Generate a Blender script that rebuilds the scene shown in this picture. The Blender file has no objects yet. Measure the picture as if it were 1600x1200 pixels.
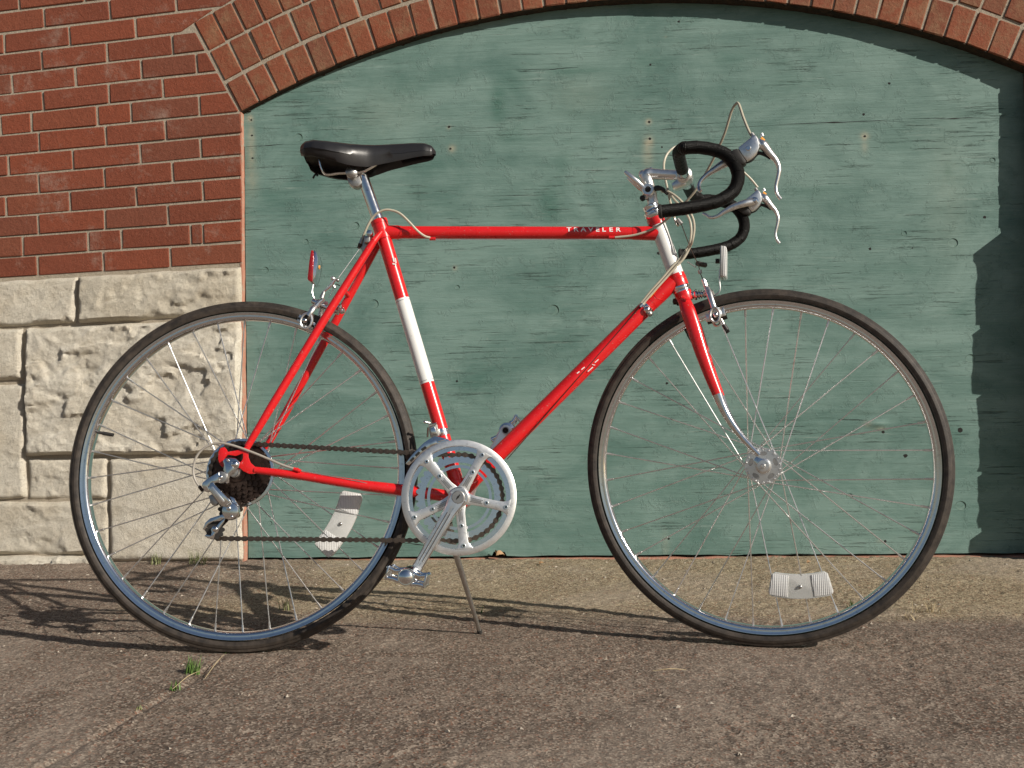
import bpy, bmesh, math, random
import numpy as np
from mathutils import Vector, Matrix, noise

random.seed(7)
rng = np.random.default_rng(7)
scn = bpy.context.scene
COL = scn.collection
V = Vector

# ------------------------------------------------------------------ camera
CAM = dict(h=0.43865, D=3.16574, yaw=-0.08059, pitch=0.03385, roll=-0.01534)
def cam_axes():
    y, p, r = CAM['yaw'], CAM['pitch'], CAM['roll']
    f = V((math.sin(y)*math.cos(p), math.cos(y)*math.cos(p), math.sin(p)))
    rt = V((math.cos(y), -math.sin(y), 0)); up = rt.cross(f)
    return math.cos(r)*rt+math.sin(r)*up, -math.sin(r)*rt+math.cos(r)*up, f
CR, CU, CF = cam_axes()
CO = V((0, -CAM['D'], CAM['h']))
cd = bpy.data.cameras.new('camera'); cam = bpy.data.objects.new('camera', cd); COL.objects.link(cam)
cam.matrix_world = Matrix(((CR.x, CU.x, -CF.x, CO.x), (CR.y, CU.y, -CF.y, CO.y), (CR.z, CU.z, -CF.z, CO.z), (0, 0, 0, 1)))
cd.lens = 36; cd.sensor_width = 36; cd.clip_start = 0.02; cd.clip_end = 500
scn.camera = cam

# ------------------------------------------------------------------ sky and sun
SUN_A, SUN_E = math.radians(31), math.radians(28)
sdir = V((math.cos(SUN_A)*math.cos(SUN_E), -math.sin(SUN_A)*math.cos(SUN_E), math.sin(SUN_E)))
w = bpy.data.worlds.new("World"); scn.world = w; w.use_nodes = True
nt = w.node_tree; nt.nodes.clear()
sky = nt.nodes.new('ShaderNodeTexSky'); sky.sky_type = 'NISHITA'; sky.sun_disc = False
sky.sun_elevation = SUN_E; sky.sun_rotation = math.atan2(sdir.x, sdir.y)
sky.air_density = 1.0; sky.dust_density = 1.0; sky.ozone_density = 1.0
bg = nt.nodes.new('ShaderNodeBackground'); bg.inputs['Strength'].default_value = 0.050
wo = nt.nodes.new('ShaderNodeOutputWorld')
nt.links.new(sky.outputs[0], bg.inputs[0]); nt.links.new(bg.outputs[0], wo.inputs[0])
sl = bpy.data.lights.new('sun', 'SUN'); sl.energy = 5.0; sl.angle = math.radians(0.55); sl.color = (1.0, 0.93, 0.82)
so = bpy.data.objects.new('sun', sl); COL.objects.link(so)
so.rotation_mode = 'QUATERNION'; so.rotation_quaternion = sdir.to_track_quat('Z', 'Y')
vs = scn.view_settings
vs.view_transform = 'Standard'; vs.look = 'None'; vs.exposure = 0.06; vs.gamma = 1.0; vs.use_curve_mapping = False

# ------------------------------------------------------------------ materials
class NG:
    def __init__(s, name, world=False):
        s.world = world
        s.m = bpy.data.materials.new(name); s.m.use_nodes = True; s.t = s.m.node_tree
        s.b = s.t.nodes['Principled BSDF']; s.tc = None
    def n(s, typ, **kw):
        x = s.t.nodes.new(typ)
        for k, v in kw.items(): setattr(x, k, v)
        return x
    def l(s, a, b): s.t.links.new(a, b)
    def co(s, scale=None, coord='Object'):
        if s.tc is None:
            s.tc = s.n('ShaderNodeNewGeometry' if s.world else 'ShaderNodeTexCoord')
        if s.world: coord = 'Position'
        if scale is None: return s.tc.outputs[coord]
        mp = s.n('ShaderNodeMapping'); s.l(s.tc.outputs[coord], mp.inputs[0])
        mp.inputs['Scale'].default_value = scale if isinstance(scale, tuple) else (scale,)*3
        return mp.outputs[0]
    def noise(s, scale, detail=4, rough=.55, vec=None, dist=0):
        x = s.n('ShaderNodeTexNoise'); x.inputs['Scale'].default_value = scale; x.inputs['Detail'].default_value = detail
        x.inputs['Roughness'].default_value = rough; x.inputs['Distortion'].default_value = dist
        s.l(vec if vec is not None else s.co(), x.inputs['Vector']); return x.outputs['Fac']
    def voro(s, scale, vec=None, feature='F1', out='Distance'):
        x = s.n('ShaderNodeTexVoronoi'); x.feature = feature; x.inputs['Scale'].default_value = scale
        s.l(vec if vec is not None else s.co(), x.inputs['Vector']); return x.outputs[out]
    def ramp(s, fac, stops):
        x = s.n('ShaderNodeValToRGB'); s.l(fac, x.inputs[0]); cr = x.color_ramp
        while len(cr.elements) < len(stops): cr.elements.new(.5)
        for e, (p, c) in zip(cr.elements, stops):
            e.position = p; e.color = (c[0], c[1], c[2], 1) if isinstance(c, tuple) else (c, c, c, 1)
        return x.outputs[0]
    def mix(s, fac, a, b, mode='MIX'):
        x = s.n('ShaderNodeMix'); x.data_type = 'RGBA'; x.blend_type = mode
        for i, v in ((0, fac), (6, a), (7, b)):
            if isinstance(v, (int, float)): x.inputs[i].default_value = v if i == 0 else (v, v, v, 1)
            elif isinstance(v, tuple): x.inputs[i].default_value = (*v, 1)
            else: s.l(v, x.inputs[i])
        return x.outputs[2]
    def math(s, op, a, b=0.0, clamp=False):
        x = s.n('ShaderNodeMath'); x.operation = op; x.use_clamp = clamp
        for i, v in ((0, a), (1, b)):
            if isinstance(v, (int, float)): x.inputs[i].default_value = v
            else: s.l(v, x.inputs[i])
        return x.outputs[0]
    def bump(s, h, strength=.3, dist=.002, prev=None):
        x = s.n('ShaderNodeBump'); x.inputs['Strength'].default_value = strength; x.inputs['Distance'].default_value = dist
        s.l(h, x.inputs['Height'])
        if prev is not None: s.l(prev, x.inputs['Normal'])
        s.l(x.outputs[0], s.b.inputs['Normal']); return x.outputs[0]
    def set(s, **kw):
        for k, v in kw.items():
            i = s.b.inputs[k]
            if isinstance(v, tuple): i.default_value = (*v, 1) if len(v) == 3 else v
            elif isinstance(v, (int, float)): i.default_value = v
            else: s.l(v, i)
        return s

def paint(name, col, rough=.28, coat=.5, wear=0.0, wearcol=(.5, .45, .4), metallic=0.0, var=.12):
    g = NG(name)
    c = g.mix(g.noise(40, 3), tuple(x*(1-var) for x in col), tuple(min(1, x*(1+var)) for x in col))
    if wear:
        m = g.ramp(g.noise(230, 6, .7), [(0, 0.0), (.69-wear, 0.0), (.71-wear, 1.0)])
        c = g.mix(m, c, wearcol)
    r = g.math('ADD', g.math('MULTIPLY', g.noise(90, 4), .18), rough-.07)
    g.set(**{'Base Color': c, 'Roughness': r, 'Metallic': metallic, 'Coat Weight': coat, 'Coat Roughness': .12})
    g.bump(g.noise(150, 3), .05, .001)
    return g.m
def metal(name, col, rough=.18, var=.15, dirt=.35, dirtcol=(.12, .1, .08), bump=.1):
    g = NG(name)
    c = g.mix(g.ramp(g.noise(130, 6, .65), [(0, 0.0), (.56, 0.0), (.8, 1.0)]), col, tuple(x*.5+y*.5 for x, y in zip(col, dirtcol)))
    d = g.ramp(g.noise(420, 4, .7), [(0, 0.0), (.6, 0.0), (.72, dirt)])
    c = g.mix(d, c, dirtcol)
    r = g.math('ADD', g.math('MULTIPLY', g.noise(160, 5, .6), var*1.6), rough-var*.5)
    g.set(**{'Base Color': c, 'Metallic': 1.0, 'Roughness': r}); g.bump(g.noise(300, 3), bump, .0005)
    return g.m

M = {}
M['red'] = paint('red_enamel', (.66, .012, .014), .27, .55, wear=.05, wearcol=(.50, .26, .22))
M['white'] = paint('white_enamel', (.80, .80, .78), .3, .4, wear=.01, wearcol=(.4, .38, .35), var=.04)
M['letter'] = paint('white_lettering', (.86, .86, .84), .4, .1, var=.03)
M['chrome'] = metal('chromed_steel', (.86, .87, .88), .10, .10, .25)
M['rimchrome'] = metal('rim_chrome', (.82, .83, .86), .10, .10, .3)
M['alloy'] = metal('polished_alloy', (.91, .91, .90), .30, .10, .22)
M['alloyd'] = metal('dull_alloy', (.50, .49, .47), .38, .15, .5)
M['bright'] = metal('satin_alloy', (.90, .90, .89), .40, .12, .25)
M['steel'] = metal('spoke_steel', (.85, .85, .84), .34, .08, .15)
M['darksteel'] = metal('oily_chain_steel', (.17, .135, .11), .40, .2, .6, (.03, .02, .015))
M['cog'] = metal('dark_cog_steel', (.085, .06, .05), .45, .2, .5, (.03, .02, .015))
M['blacktape'] = None
g = NG('black_tape'); tv = g.n('ShaderNodeUVMap')
wv = g.n('ShaderNodeTexWave'); wv.bands_direction = 'Y'; wv.inputs['Scale'].default_value = 1.0; wv.inputs['Distortion'].default_value = .3
mp = g.n('ShaderNodeMapping'); g.l(tv.outputs[0], mp.inputs[0]); mp.inputs['Scale'].default_value = (1, 9, 1); mp.inputs['Rotation'].default_value = (0, 0, .3); g.l(mp.outputs[0], wv.inputs[0])
g.set(**{'Base Color': g.mix(g.noise(200, 4), (.004, .004, .004), (.011, .0105, .010)), 'Roughness': .46, 'Specular IOR Level': .2})
b1 = g.bump(wv.outputs['Fac'], .8, .0012); g.bump(g.voro(420), .6, .0008, b1); M['blacktape'] = g.m
def plain(name, c1, c2, rough, sc=80, bmp=.3, dist=.001, **kw):
    g = NG(name); g.set(**{'Base Color': g.mix(g.noise(sc, 5, .6), c1, c2), 'Roughness': rough}); g.set(**kw)
    g.bump(g.noise(sc*3, 4), bmp, dist); return g.m
M['vinyl'] = plain('black_saddle_vinyl', (.012, .012, .014), (.022, .021, .022), .33, 300, .25, .0005)
M['rubber'] = plain('black_rubber', (.018, .017, .016), (.035, .032, .03), .55, 120)
M['under'] = plain('black_plastic', (.008, .008, .008), (.014, .013, .012), .6, 120)
M['housing'] = plain('beige_cable_housing', (.42, .38, .29), (.55, .5, .4), .45, 60, .1)
M['housegrey'] = plain('grey_cable_housing', (.3, .27, .23), (.4, .37, .33), .4, 60, .1)
M['brass'] = plain('orange_bushing', (.75, .28, .03), (.85, .38, .06), .4, 60, .1)
M['hole'] = plain('dark_hole', (.01, .01, .009), (.015, .013, .012), .9, 60)
g = NG('tyre_rubber')
g.set(**{'Base Color': g.mix(g.ramp(g.noise(60, 6, .65), [(.35, 0.0), (.7, 1.0)]), (.020, .0155, .0125), (.066, .051, .040)), 'Roughness': g.math('ADD', g.math('MULTIPLY', g.noise(50, 4), .3), .42)})
g.bump(g.noise(500, 4, .7), .5, .0006); M['tyre'] = g.m
g = NG('clear_reflector_plastic')
wv = g.n('ShaderNodeTexVoronoi'); wv.inputs['Scale'].default_value = 800; g.l(g.co(), wv.inputs[0])
g.set(**{'Base Color': g.mix(g.noise(40, 4), (.72, .72, .70), (.88, .88, .86)), 'Roughness': .28, 'Transmission Weight': .35, 'IOR': 1.49, 'Coat Weight': .5})
g.bump(wv.outputs['Distance'], .35, .001); M['reflector'] = g.m
g = NG('ribbed_reflector_lens')
wv = g.n('ShaderNodeTexWave'); wv.inputs['Scale'].default_value = 95; g.l(g.co(), wv.inputs[0])
wv2 = g.n('ShaderNodeTexWave'); wv2.bands_direction = 'Z'; wv2.inputs['Scale'].default_value = 62; g.l(g.co(), wv2.inputs[0])
g.set(**{'Base Color': g.mix(wv.outputs['Fac'], (.74, .74, .73), (.88, .88, .87)), 'Roughness': .22, 'Transmission Weight': .15, 'Coat Weight': .6})
g.bump(g.math('ADD', wv.outputs['Fac'], g.math('MULTIPLY', wv2.outputs['Fac'], .15)), .45, .001); M['lens'] = g.m
g = NG('red_reflector_plastic')
g.set(**{'Base Color': g.mix(g.noise(90, 3), (.20, .003, .005), (.42, .008, .010)), 'Roughness': .15, 'Coat Weight': 1.0}); g.bump(g.voro(500), .6, .001); M['redref'] = g.m

# bricks
def brickmat(name, tint, dirt):
    g = NG(name, True); oi = g.n('ShaderNodeObjectInfo')
    c = g.ramp(oi.outputs['Random'], [(0, tuple(x*.84 for x in tint)), (.35, tint), (.6, (tint[0]*1.08, tint[1]*1.0, tint[2]*.92)), (.85, (tint[0]*.95, tint[1]*1.1, tint[2]*1.12)), (1, (tint[0]*.82, tint[1]*.95, tint[2]*1.05))])
    c = g.mix(g.ramp(g.noise(26, 7, .7), [(.4, 0.0), (.8, .5)]), c, tuple(x*.6 for x in tint))
    c = g.mix(g.ramp(g.noise(170, 5, .8), [(.55, 0.0), (.78, .5)]), c, (.36, .20, .14))
    c = g.mix(g.ramp(g.noise(420, 3, .8), [(.6, 0.0), (.68, .8)]), c, (.03, .018, .014))
    c = g.mix(g.ramp(g.noise(6 if dirt < .8 else 13, 9, .8), [(.54 if dirt < .8 else .47, 0.0), (.78, dirt)]), c, (.42, .35, .29) if dirt < .8 else (.33, .22, .125))
    c = g.mix(g.ramp(g.noise(4.5, 10, .85, dist=.6), [(.60, 0.0), (.70, .40)]), c, (.50, .42, .37))
    c = g.mix(g.ramp(g.noise(38, 6, .8), [(.62, 0.0), (.70, .7)]), c, tuple(x*.35 for x in tint))
    g.set(**{'Base Color': c, 'Roughness': .88, 'Specular IOR Level': .3})
    b = g.bump(g.noise(70, 8, .75), .8, .005); g.bump(g.noise(500, 3, .8), .7, .0012, b)
    return g.m
M['brick'] = brickmat('red_brick', (.235, .066, .036), .6)
M['archbrick'] = brickmat('arch_brick', (.245, .078, .042), .9)
g = NG('lime_mortar')
c = g.mix(g.noise(22, 7, .7), (.33, .28, .215), (.47, .41, .325)); c = g.mix(g.ramp(g.noise(300, 4, .8), [(.5, 0.0), (.72, .7)]), c, (.09, .07, .05))
g.set(**{'Base Color': c, 'Roughness': .95, 'Specular IOR Level': .2}); b = g.bump(g.noise(60, 7, .7), .9, .005); g.bump(g.noise(600, 3, .8), .8, .0015, b); M['mortar'] = g.m
g = NG('limestone')
oi = g.n('ShaderNodeObjectInfo')
c = g.mix(oi.outputs['Random'], (.64, .585, .48), (.74, .69, .59))
c = g.mix(g.ramp(g.noise(9, 8, .7), [(.42, 0.0), (.75, .65)]), c, (.55, .47, .35))
c = g.mix(g.ramp(g.noise(5, 4, .6, dist=1), [(.6, 0.0), (.8, .5)]), c, (.36, .33, .27))
c = g.mix(g.ramp(g.noise(160, 5, .8), [(.5, 0.0), (.75, .6)]), c, (.2, .165, .12))
g.set(**{'Base Color': c, 'Roughness': .93, 'Specular IOR Level': .2}); b = g.bump(g.noise(55, 10, .78), 1.0, .009); g.bump(g.noise(330, 4, .85), .9, .002, b); M['stone'] = g.m
g = NG('salmon_reveal_paint')
c = g.mix(g.noise(30, 5), (.36, .15, .095), (.50, .25, .175)); c = g.mix(g.ramp(g.noise(45, 7, .8), [(.52, 0.0), (.58, .85)]), c, (.36, .29, .22))
g.set(**{'Base Color': c, 'Roughness': .8}); g.bump(g.noise(90, 6, .7), .9, .003); M['salmon'] = g.m

# painted plywood
g = NG('green_painted_plywood')
P = g.co()
at1 = g.n('ShaderNodeAttribute'); at1.attribute_name = 'stain'
at2 = g.n('ShaderNodeAttribute'); at2.attribute_name = 'dark'
streak = g.noise(1.0, 9, .72, vec=g.co((1.6, 1, 15)), dist=.5)
blotch = g.noise(2.6, 7, .68, vec=g.co((1.0, 1, 1.7)), dist=.5)
fine = g.noise(1.0, 6, .7, vec=g.co((3.5, 1, 150)), dist=.15)
msk = g.ramp(g.noise(2.6, 4, .55, vec=g.co((1, 1, 2.6))), [(.50, .02), (.58, 1.0)])
c = g.mix(g.ramp(blotch, [(.38, 0.0), (.58, 1.0)]), (.102, .186, .162), (.178, .276, .246))
c = g.mix(g.ramp(streak, [(.36, .42), (.54, 0.0)]), c, (.070, .150, .126))
c = g.mix(g.ramp(fine, [(.30, .12), (.39, 0.0)]), c, (.075, .15, .125))
c = g.mix(g.math('MULTIPLY', at2.outputs['Fac'], g.ramp(fine, [(.3, 1.0), (.62, .45)])), c, (.030, .115, .085))
c = g.mix(g.math('MULTIPLY', msk, g.ramp(g.noise(1.0, 5, .65, vec=g.co((6, 1, 130))), [(.58, 0.0), (.70, .55)])), c, (.30, .37, .33))
c = g.mix(g.ramp(g.noise(190, 4, .8), [(.60, 0.0), (.74, .4)]), c, (.24, .32, .28))
c = g.mix(g.ramp(g.noise(11, 8, .8), [(.66, 0.0), (.69, .5)]), c, (.26, .33, .28))
c = g.mix(g.math('MULTIPLY', at1.outputs['Fac'], g.ramp(g.noise(60, 4), [(.25, .5), (.6, 1.0)])), c, (.40, .37, .27))
g.set(**{'Base Color': c, 'Roughness': g.math('ADD', g.math('MULTIPLY', blotch, .35), .48), 'Specular IOR Level': .35})
chk = g.ramp(g.noise(1.0, 5, .65, vec=g.co((5, 1, 150)), dist=.3), [(.30, 0.0), (.42, 1.0)])
chk2 = g.mix(msk, 1.0, chk)
b = g.bump(chk2, 1.0, .0038); b = g.bump(g.noise(1.0, 7, .7, vec=g.co((4, 1, 60))), .45, .006, b); b = g.bump(g.ramp(g.noise(16, 8, .8, dist=.4), [(.56, 0.0), (.60, 1.0)]), .5, .0015, b); g.bump(g.noise(260, 4, .7), .28, .001, b)
M['ply'] = g.m
M['knot'] = None
g = NG('green_paint_plug')
fine = g.noise(1.0, 6, .75, vec=g.co((160, 1, 12)), dist=.2)
c = g.mix(g.noise(30, 4), (.115, .205, .17), (.18, .275, .235)); c = g.mix(g.ramp(fine, [(.38, .6), (.5, 0.0)]), c, (.05, .12, .09))
g.set(**{'Base Color': c, 'Roughness': .6}); g.bump(fine, .6, .002); M['knot'] = g.m

# pavement
def groundmat(name):
    g = NG(name)
    P = g.n('ShaderNodeNewGeometry').outputs['Position']
    sep = g.n('ShaderNodeSeparateXYZ'); g.l(P, sep.inputs[0])
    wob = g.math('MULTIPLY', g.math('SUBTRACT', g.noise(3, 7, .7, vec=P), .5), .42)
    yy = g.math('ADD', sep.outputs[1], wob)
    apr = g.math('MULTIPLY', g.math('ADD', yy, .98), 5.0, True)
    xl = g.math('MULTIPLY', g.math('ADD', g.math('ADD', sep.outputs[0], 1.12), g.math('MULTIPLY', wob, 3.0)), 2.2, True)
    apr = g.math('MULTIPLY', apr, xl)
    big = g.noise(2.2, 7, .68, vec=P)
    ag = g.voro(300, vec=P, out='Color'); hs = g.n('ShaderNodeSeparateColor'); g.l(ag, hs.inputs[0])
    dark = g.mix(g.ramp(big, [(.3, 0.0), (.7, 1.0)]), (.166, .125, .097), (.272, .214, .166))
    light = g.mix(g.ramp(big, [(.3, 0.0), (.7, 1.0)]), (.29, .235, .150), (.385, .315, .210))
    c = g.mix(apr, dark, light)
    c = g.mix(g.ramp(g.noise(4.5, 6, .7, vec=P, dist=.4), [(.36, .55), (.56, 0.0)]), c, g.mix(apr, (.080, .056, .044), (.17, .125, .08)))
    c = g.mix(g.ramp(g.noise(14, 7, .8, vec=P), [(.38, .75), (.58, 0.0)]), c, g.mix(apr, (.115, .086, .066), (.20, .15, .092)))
    # individual stones of the aggregate
    c = g.mix(g.ramp(hs.outputs[0], [(.62, 0.0), (.72, .8)]), c, g.mix(apr, (.34, .28, .225), (.46, .385, .27)))
    c = g.mix(g.ramp(hs.outputs[1], [(.70, 0.0), (.80, .85)]), c, g.mix(apr, (.062, .046, .036), (.10, .070, .044)))
    c = g.mix(g.ramp(hs.outputs[2], [(.88, 0.0), (.94, .6)]), c, (.23, .10, .06))
    c = g.mix(g.ramp(g.noise(210, 4, .85, vec=P), [(.64, 0.0), (.70, .75)]), c, (.50, .42, .34))
    c = g.mix(g.ramp(g.noise(1.3, 8, .75, vec=P, dist=.8), [(.48, 0.0), (.68, .50)]), c, (.40, .335, .275))
    g.set(**{'Base Color': c, 'Roughness': .92, 'Specular IOR Level': .25})
    b = g.bump(g.voro(300, vec=P), .5, .0014); b = g.bump(g.noise(60, 7, .75, vec=P), .5, .004, b); g.bump(g.noise(600, 3, .8, vec=P), .6, .001, b)
    return g.m
M['ground'] = groundmat('worn_aggregate_concrete')
M['grass'] = plain('fresh_grass', (.07, .15, .028), (.16, .26, .07), .5, 40, .1, **{'Transmission Weight': .0})
M['grassd'] = plain('dull_grass', (.13, .17, .06), (.26, .25, .12), .6, 40, .1)
M['straw'] = plain('dry_straw', (.40, .31, .18), (.55, .45, .28), .7, 40, .1)
M['leaf'] = plain('dead_leaf', (.30, .17, .08), (.45, .29, .15), .7, 50, .3)
M['pebble'] = plain('pale_grit', (.28, .23, .18), (.5, .45, .38), .8, 80, .3)

# ------------------------------------------------------------------ mesh helpers
class MB:
    def __init__(s): s.v = []; s.f = []; s.uv = {}
    def add(s, vs_, fs, uvs=None):
        o = len(s.v); s.v += [tuple(x) for x in vs_]
        for i, f in enumerate(fs):
            if uvs: s.uv[len(s.f)] = uvs[i]
            s.f.append(tuple(o+k for k in f))
        return s
    def tube(s, pts, r, seg=10, closed=False, flat=1.0, ref=None, caps=True):
        pts = [V(p) for p in pts]; n = len(pts)
        rr = [r]*n if isinstance(r, (int, float)) else list(r)
        if len(rr) != n: rr = [float(x) for x in np.interp(np.linspace(0, 1, n), np.linspace(0, 1, len(rr)), rr)]
        tan = []
        for i in range(n):
            if closed: t = pts[(i+1) % n]-pts[i-1]
            else: t = pts[min(i+1, n-1)]-pts[max(i-1, 0)]
            tan.append(t.normalized())
        nrm = V(ref) if ref is not None else (V((0, 0, 1)) if abs(tan[0].z) < .9 else V((1, 0, 0)))
        vs_ = []; L = 0; Ls = []
        for i in range(n):
            nrm = (nrm-tan[i]*nrm.dot(tan[i])).normalized() if ref is None else (V(ref)-tan[i]*V(ref).dot(tan[i])).normalized()
            b = tan[i].cross(nrm)
            if i: L += (pts[i]-pts[i-1]).length
            Ls.append(L)
            for k in range(seg):
                a = 2*math.pi*k/seg
                vs_.append(pts[i]+nrm*(math.cos(a)*rr[i]*flat)+b*(math.sin(a)*rr[i]))
        fs = []; uvs = []
        m = n if closed else n-1
        for i in range(m):
            j = (i+1) % n
            for k in range(seg):
                k2 = (k+1) % seg
                fs.append((i*seg+k, i*seg+k2, j*seg+k2, j*seg+k))
                u0, u1 = k/seg, (k+1)/seg; v0, v1 = Ls[i]*20, (Ls[j] if j else L)*20
                uvs.append(((u0, v0), (u1, v0), (u1, v1), (u0, v1)))
        if not closed and caps:
            fs.append(tuple(range(seg))[::-1]); uvs.append(None)
            fs.append(tuple((n-1)*seg+k for k in range(seg))); uvs.append(None)
        return s.add(vs_, fs, uvs)
    def lathe(s, c, ax, prof, seg=32, closedp=False, e1=None):
        c = V(c); ax = V(ax).normalized()
        u = V(e1) if e1 is not None else (V((0, 0, 1)) if abs(ax.z) < .9 else V((1, 0, 0)))
        u = (u-ax*u.dot(ax)).normalized(); v = ax.cross(u)
        vs_ = []; m = len(prof)
        for i in range(seg):
            a = 2*math.pi*i/seg; d = u*math.cos(a)+v*math.sin(a)
            for r, h in prof: vs_.append(c+d*r+ax*h)
        fs = []
        for i in range(seg):
            j = (i+1) % seg
            for k in range(m if closedp else m-1):
                k2 = (k+1) % m
                fs.append((i*m+k, j*m+k, j*m+k2, i*m+k2))
        return s.add(vs_, fs)
    def prism(s, poly, d):
        poly = [V(p) for p in poly]; d = V(d); n = len(poly)
        vs_ = poly+[p+d for p in poly]
        fs = [tuple(range(n)), tuple(range(2*n-1, n-1, -1))]+[(i, i+n, (i+1) % n+n, (i+1) % n) for i in range(n)]
        return s.add(vs_, fs)
    def box(s, c, x, y, z):
        c, x, y, z = V(c), V(x), V(y), V(z)
        return s.prism([c-x-y-z, c+x-y-z, c+x+y-z, c-x+y-z], z*2)
    def ball(s, c, r, seg=12, ax=(0, 0, 1), sq=1.0):
        pr = [(max(1e-5, r*math.sin(t)), -r*sq*math.cos(t)) for t in np.linspace(0, math.pi, 8)]
        return s.lathe(c, ax, pr, seg)
    def rod(s, a, b, r, seg=10, r2=None):
        return s.tube([a, b], [r, r if r2 is None else r2], seg)
    def obj(s, name, mat, parent=None, smooth=True, inv=None, ang=35, label=None, bevel=0):
        me = bpy.data.meshes.new(name)
        vv = s.v if inv is None else [tuple(inv @ V(p)) for p in s.v]
        me.from_pydata(vv, [], s.f)
        bm = bmesh.new(); bm.from_mesh(me)
        if s.uv:
            ul = bm.loops.layers.uv.new('uv'); bm.faces.ensure_lookup_table()
            for i, u in s.uv.items():
                if u:
                    for lp, q in zip(bm.faces[i].loops, u): lp[ul].uv = q
        bmesh.ops.recalc_face_normals(bm, faces=bm.faces)
        if bevel:
            ed = [e for e in bm.edges if len(e.link_faces) == 2 and e.calc_face_angle(0) > .6]
            bmesh.ops.bevel(bm, geom=ed, offset=bevel, segments=2, affect='EDGES', profile=.5, clamp_overlap=True)
        bm.to_mesh(me); bm.free()
        if smooth:
            me.polygons.foreach_set('use_smooth', [True]*len(me.polygons)); me.set_sharp_from_angle(angle=math.radians(ang))
        me.materials.append(mat)
        o = bpy.data.objects.new(name, me); COL.objects.link(o)
        if parent is not None: o.parent = parent
        if label: o['label'] = label
        return o

def smooth_path(pts, n=8, closed=False):
    pts = [V(p) for p in pts]; out = []; N = len(pts)
    rng_ = range(N if closed else N-1)
    for i in rng_:
        p0 = pts[i-1] if (i > 0 or closed) else pts[0]*2-pts[1]
        p1 = pts[i]; p2 = pts[(i+1) % N]
        p3 = pts[(i+2) % N] if (i+2 < N or closed) else pts[-1]*2-pts[-2]
        for k in range(n):
            t = k/n
            out.append(.5*((2*p1)+(p2-p0)*t+(2*p0-5*p1+4*p2-p3)*t*t+(3*p1-p0-3*p2+p3)*t**3))
    if not closed: out.append(pts[-1])
    return out
def ray(u, v): return CF+CR*((u-800)/1600)+CU*((600-v)/1600)
def hit(u, v, P0, n):
    d = ray(u, v); return CO+d*((V(P0)-CO).dot(n)/d.dot(n))
def wallp(u, v, y=0.0): return hit(u, v, (0, y, 0), V((0, 1, 0)))
def ground(u, v): return hit(u, v, (0, 0, 0), V((0, 0, 1)))
def thing(name, label, cat, loc=(0, 0, 0), group=None, rot=None):
    o = bpy.data.objects.new(name, None); COL.objects.link(o); o.location = loc
    if rot is not None: o.rotation_euler = rot
    o['label'] = label; o['category'] = cat; o.empty_display_size = .1
    if group: o['group'] = group
    return o

# ================================================================== GROUND
def vnoise(X, Y, sc, seed):
    r = np.random.default_rng(seed).random((257, 257))
    x = X*sc; y = Y*sc; xi = np.floor(x).astype(int); yi = np.floor(y).astype(int); fx = x-xi; fy = y-yi
    fx = fx*fx*(3-2*fx); fy = fy*fy*(3-2*fy); xi &= 255; yi &= 255
    return (r[yi, xi]*(1-fx)+r[yi, xi+1]*fx)*(1-fy)+(r[yi+1, xi]*(1-fx)+r[yi+1, xi+1]*fx)*fy
def grid_mesh(name, X, Y, Z, mat):
    ny, nx = X.shape; me = bpy.data.meshes.new(name)
    co = np.stack([X, Y, Z], -1).reshape(-1, 3).astype(np.float32)
    i = np.arange((ny-1)*(nx-1)); r = i//(nx-1); c = i % (nx-1); a = r*nx+c
    q = np.stack([a, a+1, a+nx+1, a+nx], -1).astype(np.int32)
    me.vertices.add(len(co)); me.vertices.foreach_set('co', co.ravel())
    me.loops.add(q.size); me.loops.foreach_set('vertex_index', q.ravel())
    me.polygons.add(len(q)); me.polygons.foreach_set('loop_start', np.arange(0, q.size, 4, dtype=np.int32))
    me.update(calc_edges=True); me.polygons.foreach_set('use_smooth', np.ones(len(q), bool)); me.materials.append(mat)
    o = bpy.data.objects.new(name, me); COL.objects.link(o); return o
def seglist(pxs): return [ground(*p) for p in pxs]
crack = seglist([(352, 1022), (325, 1042), (296, 1065), (268, 1078), (240, 1098), (205, 1118), (175, 1138), (120, 1170), (60, 1199)])
joint = seglist([(1010, 965), (1080, 966), (1130, 962), (1210, 963), (1290, 962), (1400, 963), (1500, 962), (1600, 961)])
def polydist(X, Y, pts):
    d = np.full(X.shape, 9.0)
    for a, b in zip(pts[:-1], pts[1:]):
        ex, ey = b.x-a.x, b.y-a.y; L2 = ex*ex+ey*ey
        t = np.clip(((X-a.x)*ex+(Y-a.y)*ey)/L2, 0, 1)
        d = np.minimum(d, np.hypot(X-a.x-t*ex, Y-a.y-t*ey))
    return d
xs = np.linspace(-2.3, 2.3, 860); ys = np.linspace(-2.35, .055, 450)
X, Y = np.meshgrid(xs, ys)
Z = (vnoise(X+9, Y+9, 2.3, 1)-.5)*.006+(vnoise(X+9, Y+9, 9, 2)-.5)*.003
Z += (vnoise(X+9, Y+9, 38, 3)-.5)*.0018+(vnoise(X+9, Y+9, 95, 4)-.5)*.0030*(0.4+vnoise(X+9, Y+9, 4, 6))+(vnoise(X+9, Y+9, 170, 5)-.5)*.0020
wb = vnoise(X+9, Y+9, 14, 8)*.012
dC = polydist(X+wb-.006, Y+wb-.006, crack); Z -= .0045*np.exp(-(dC/.006)**2); Z += .0009*np.exp(-((dC-.02)/.012)**2)
left = np.array([[(crack[0].x-x)*0 for x in xs]]*len(ys))
dJ = polydist(X, Y+wb*.5-.003, joint); Z -= .0045*np.exp(-(dJ/.0045)**2)
pit = np.maximum(0, vnoise(X+9, Y+9, 22, 11)-.83)*.02; Z -= pit
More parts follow.
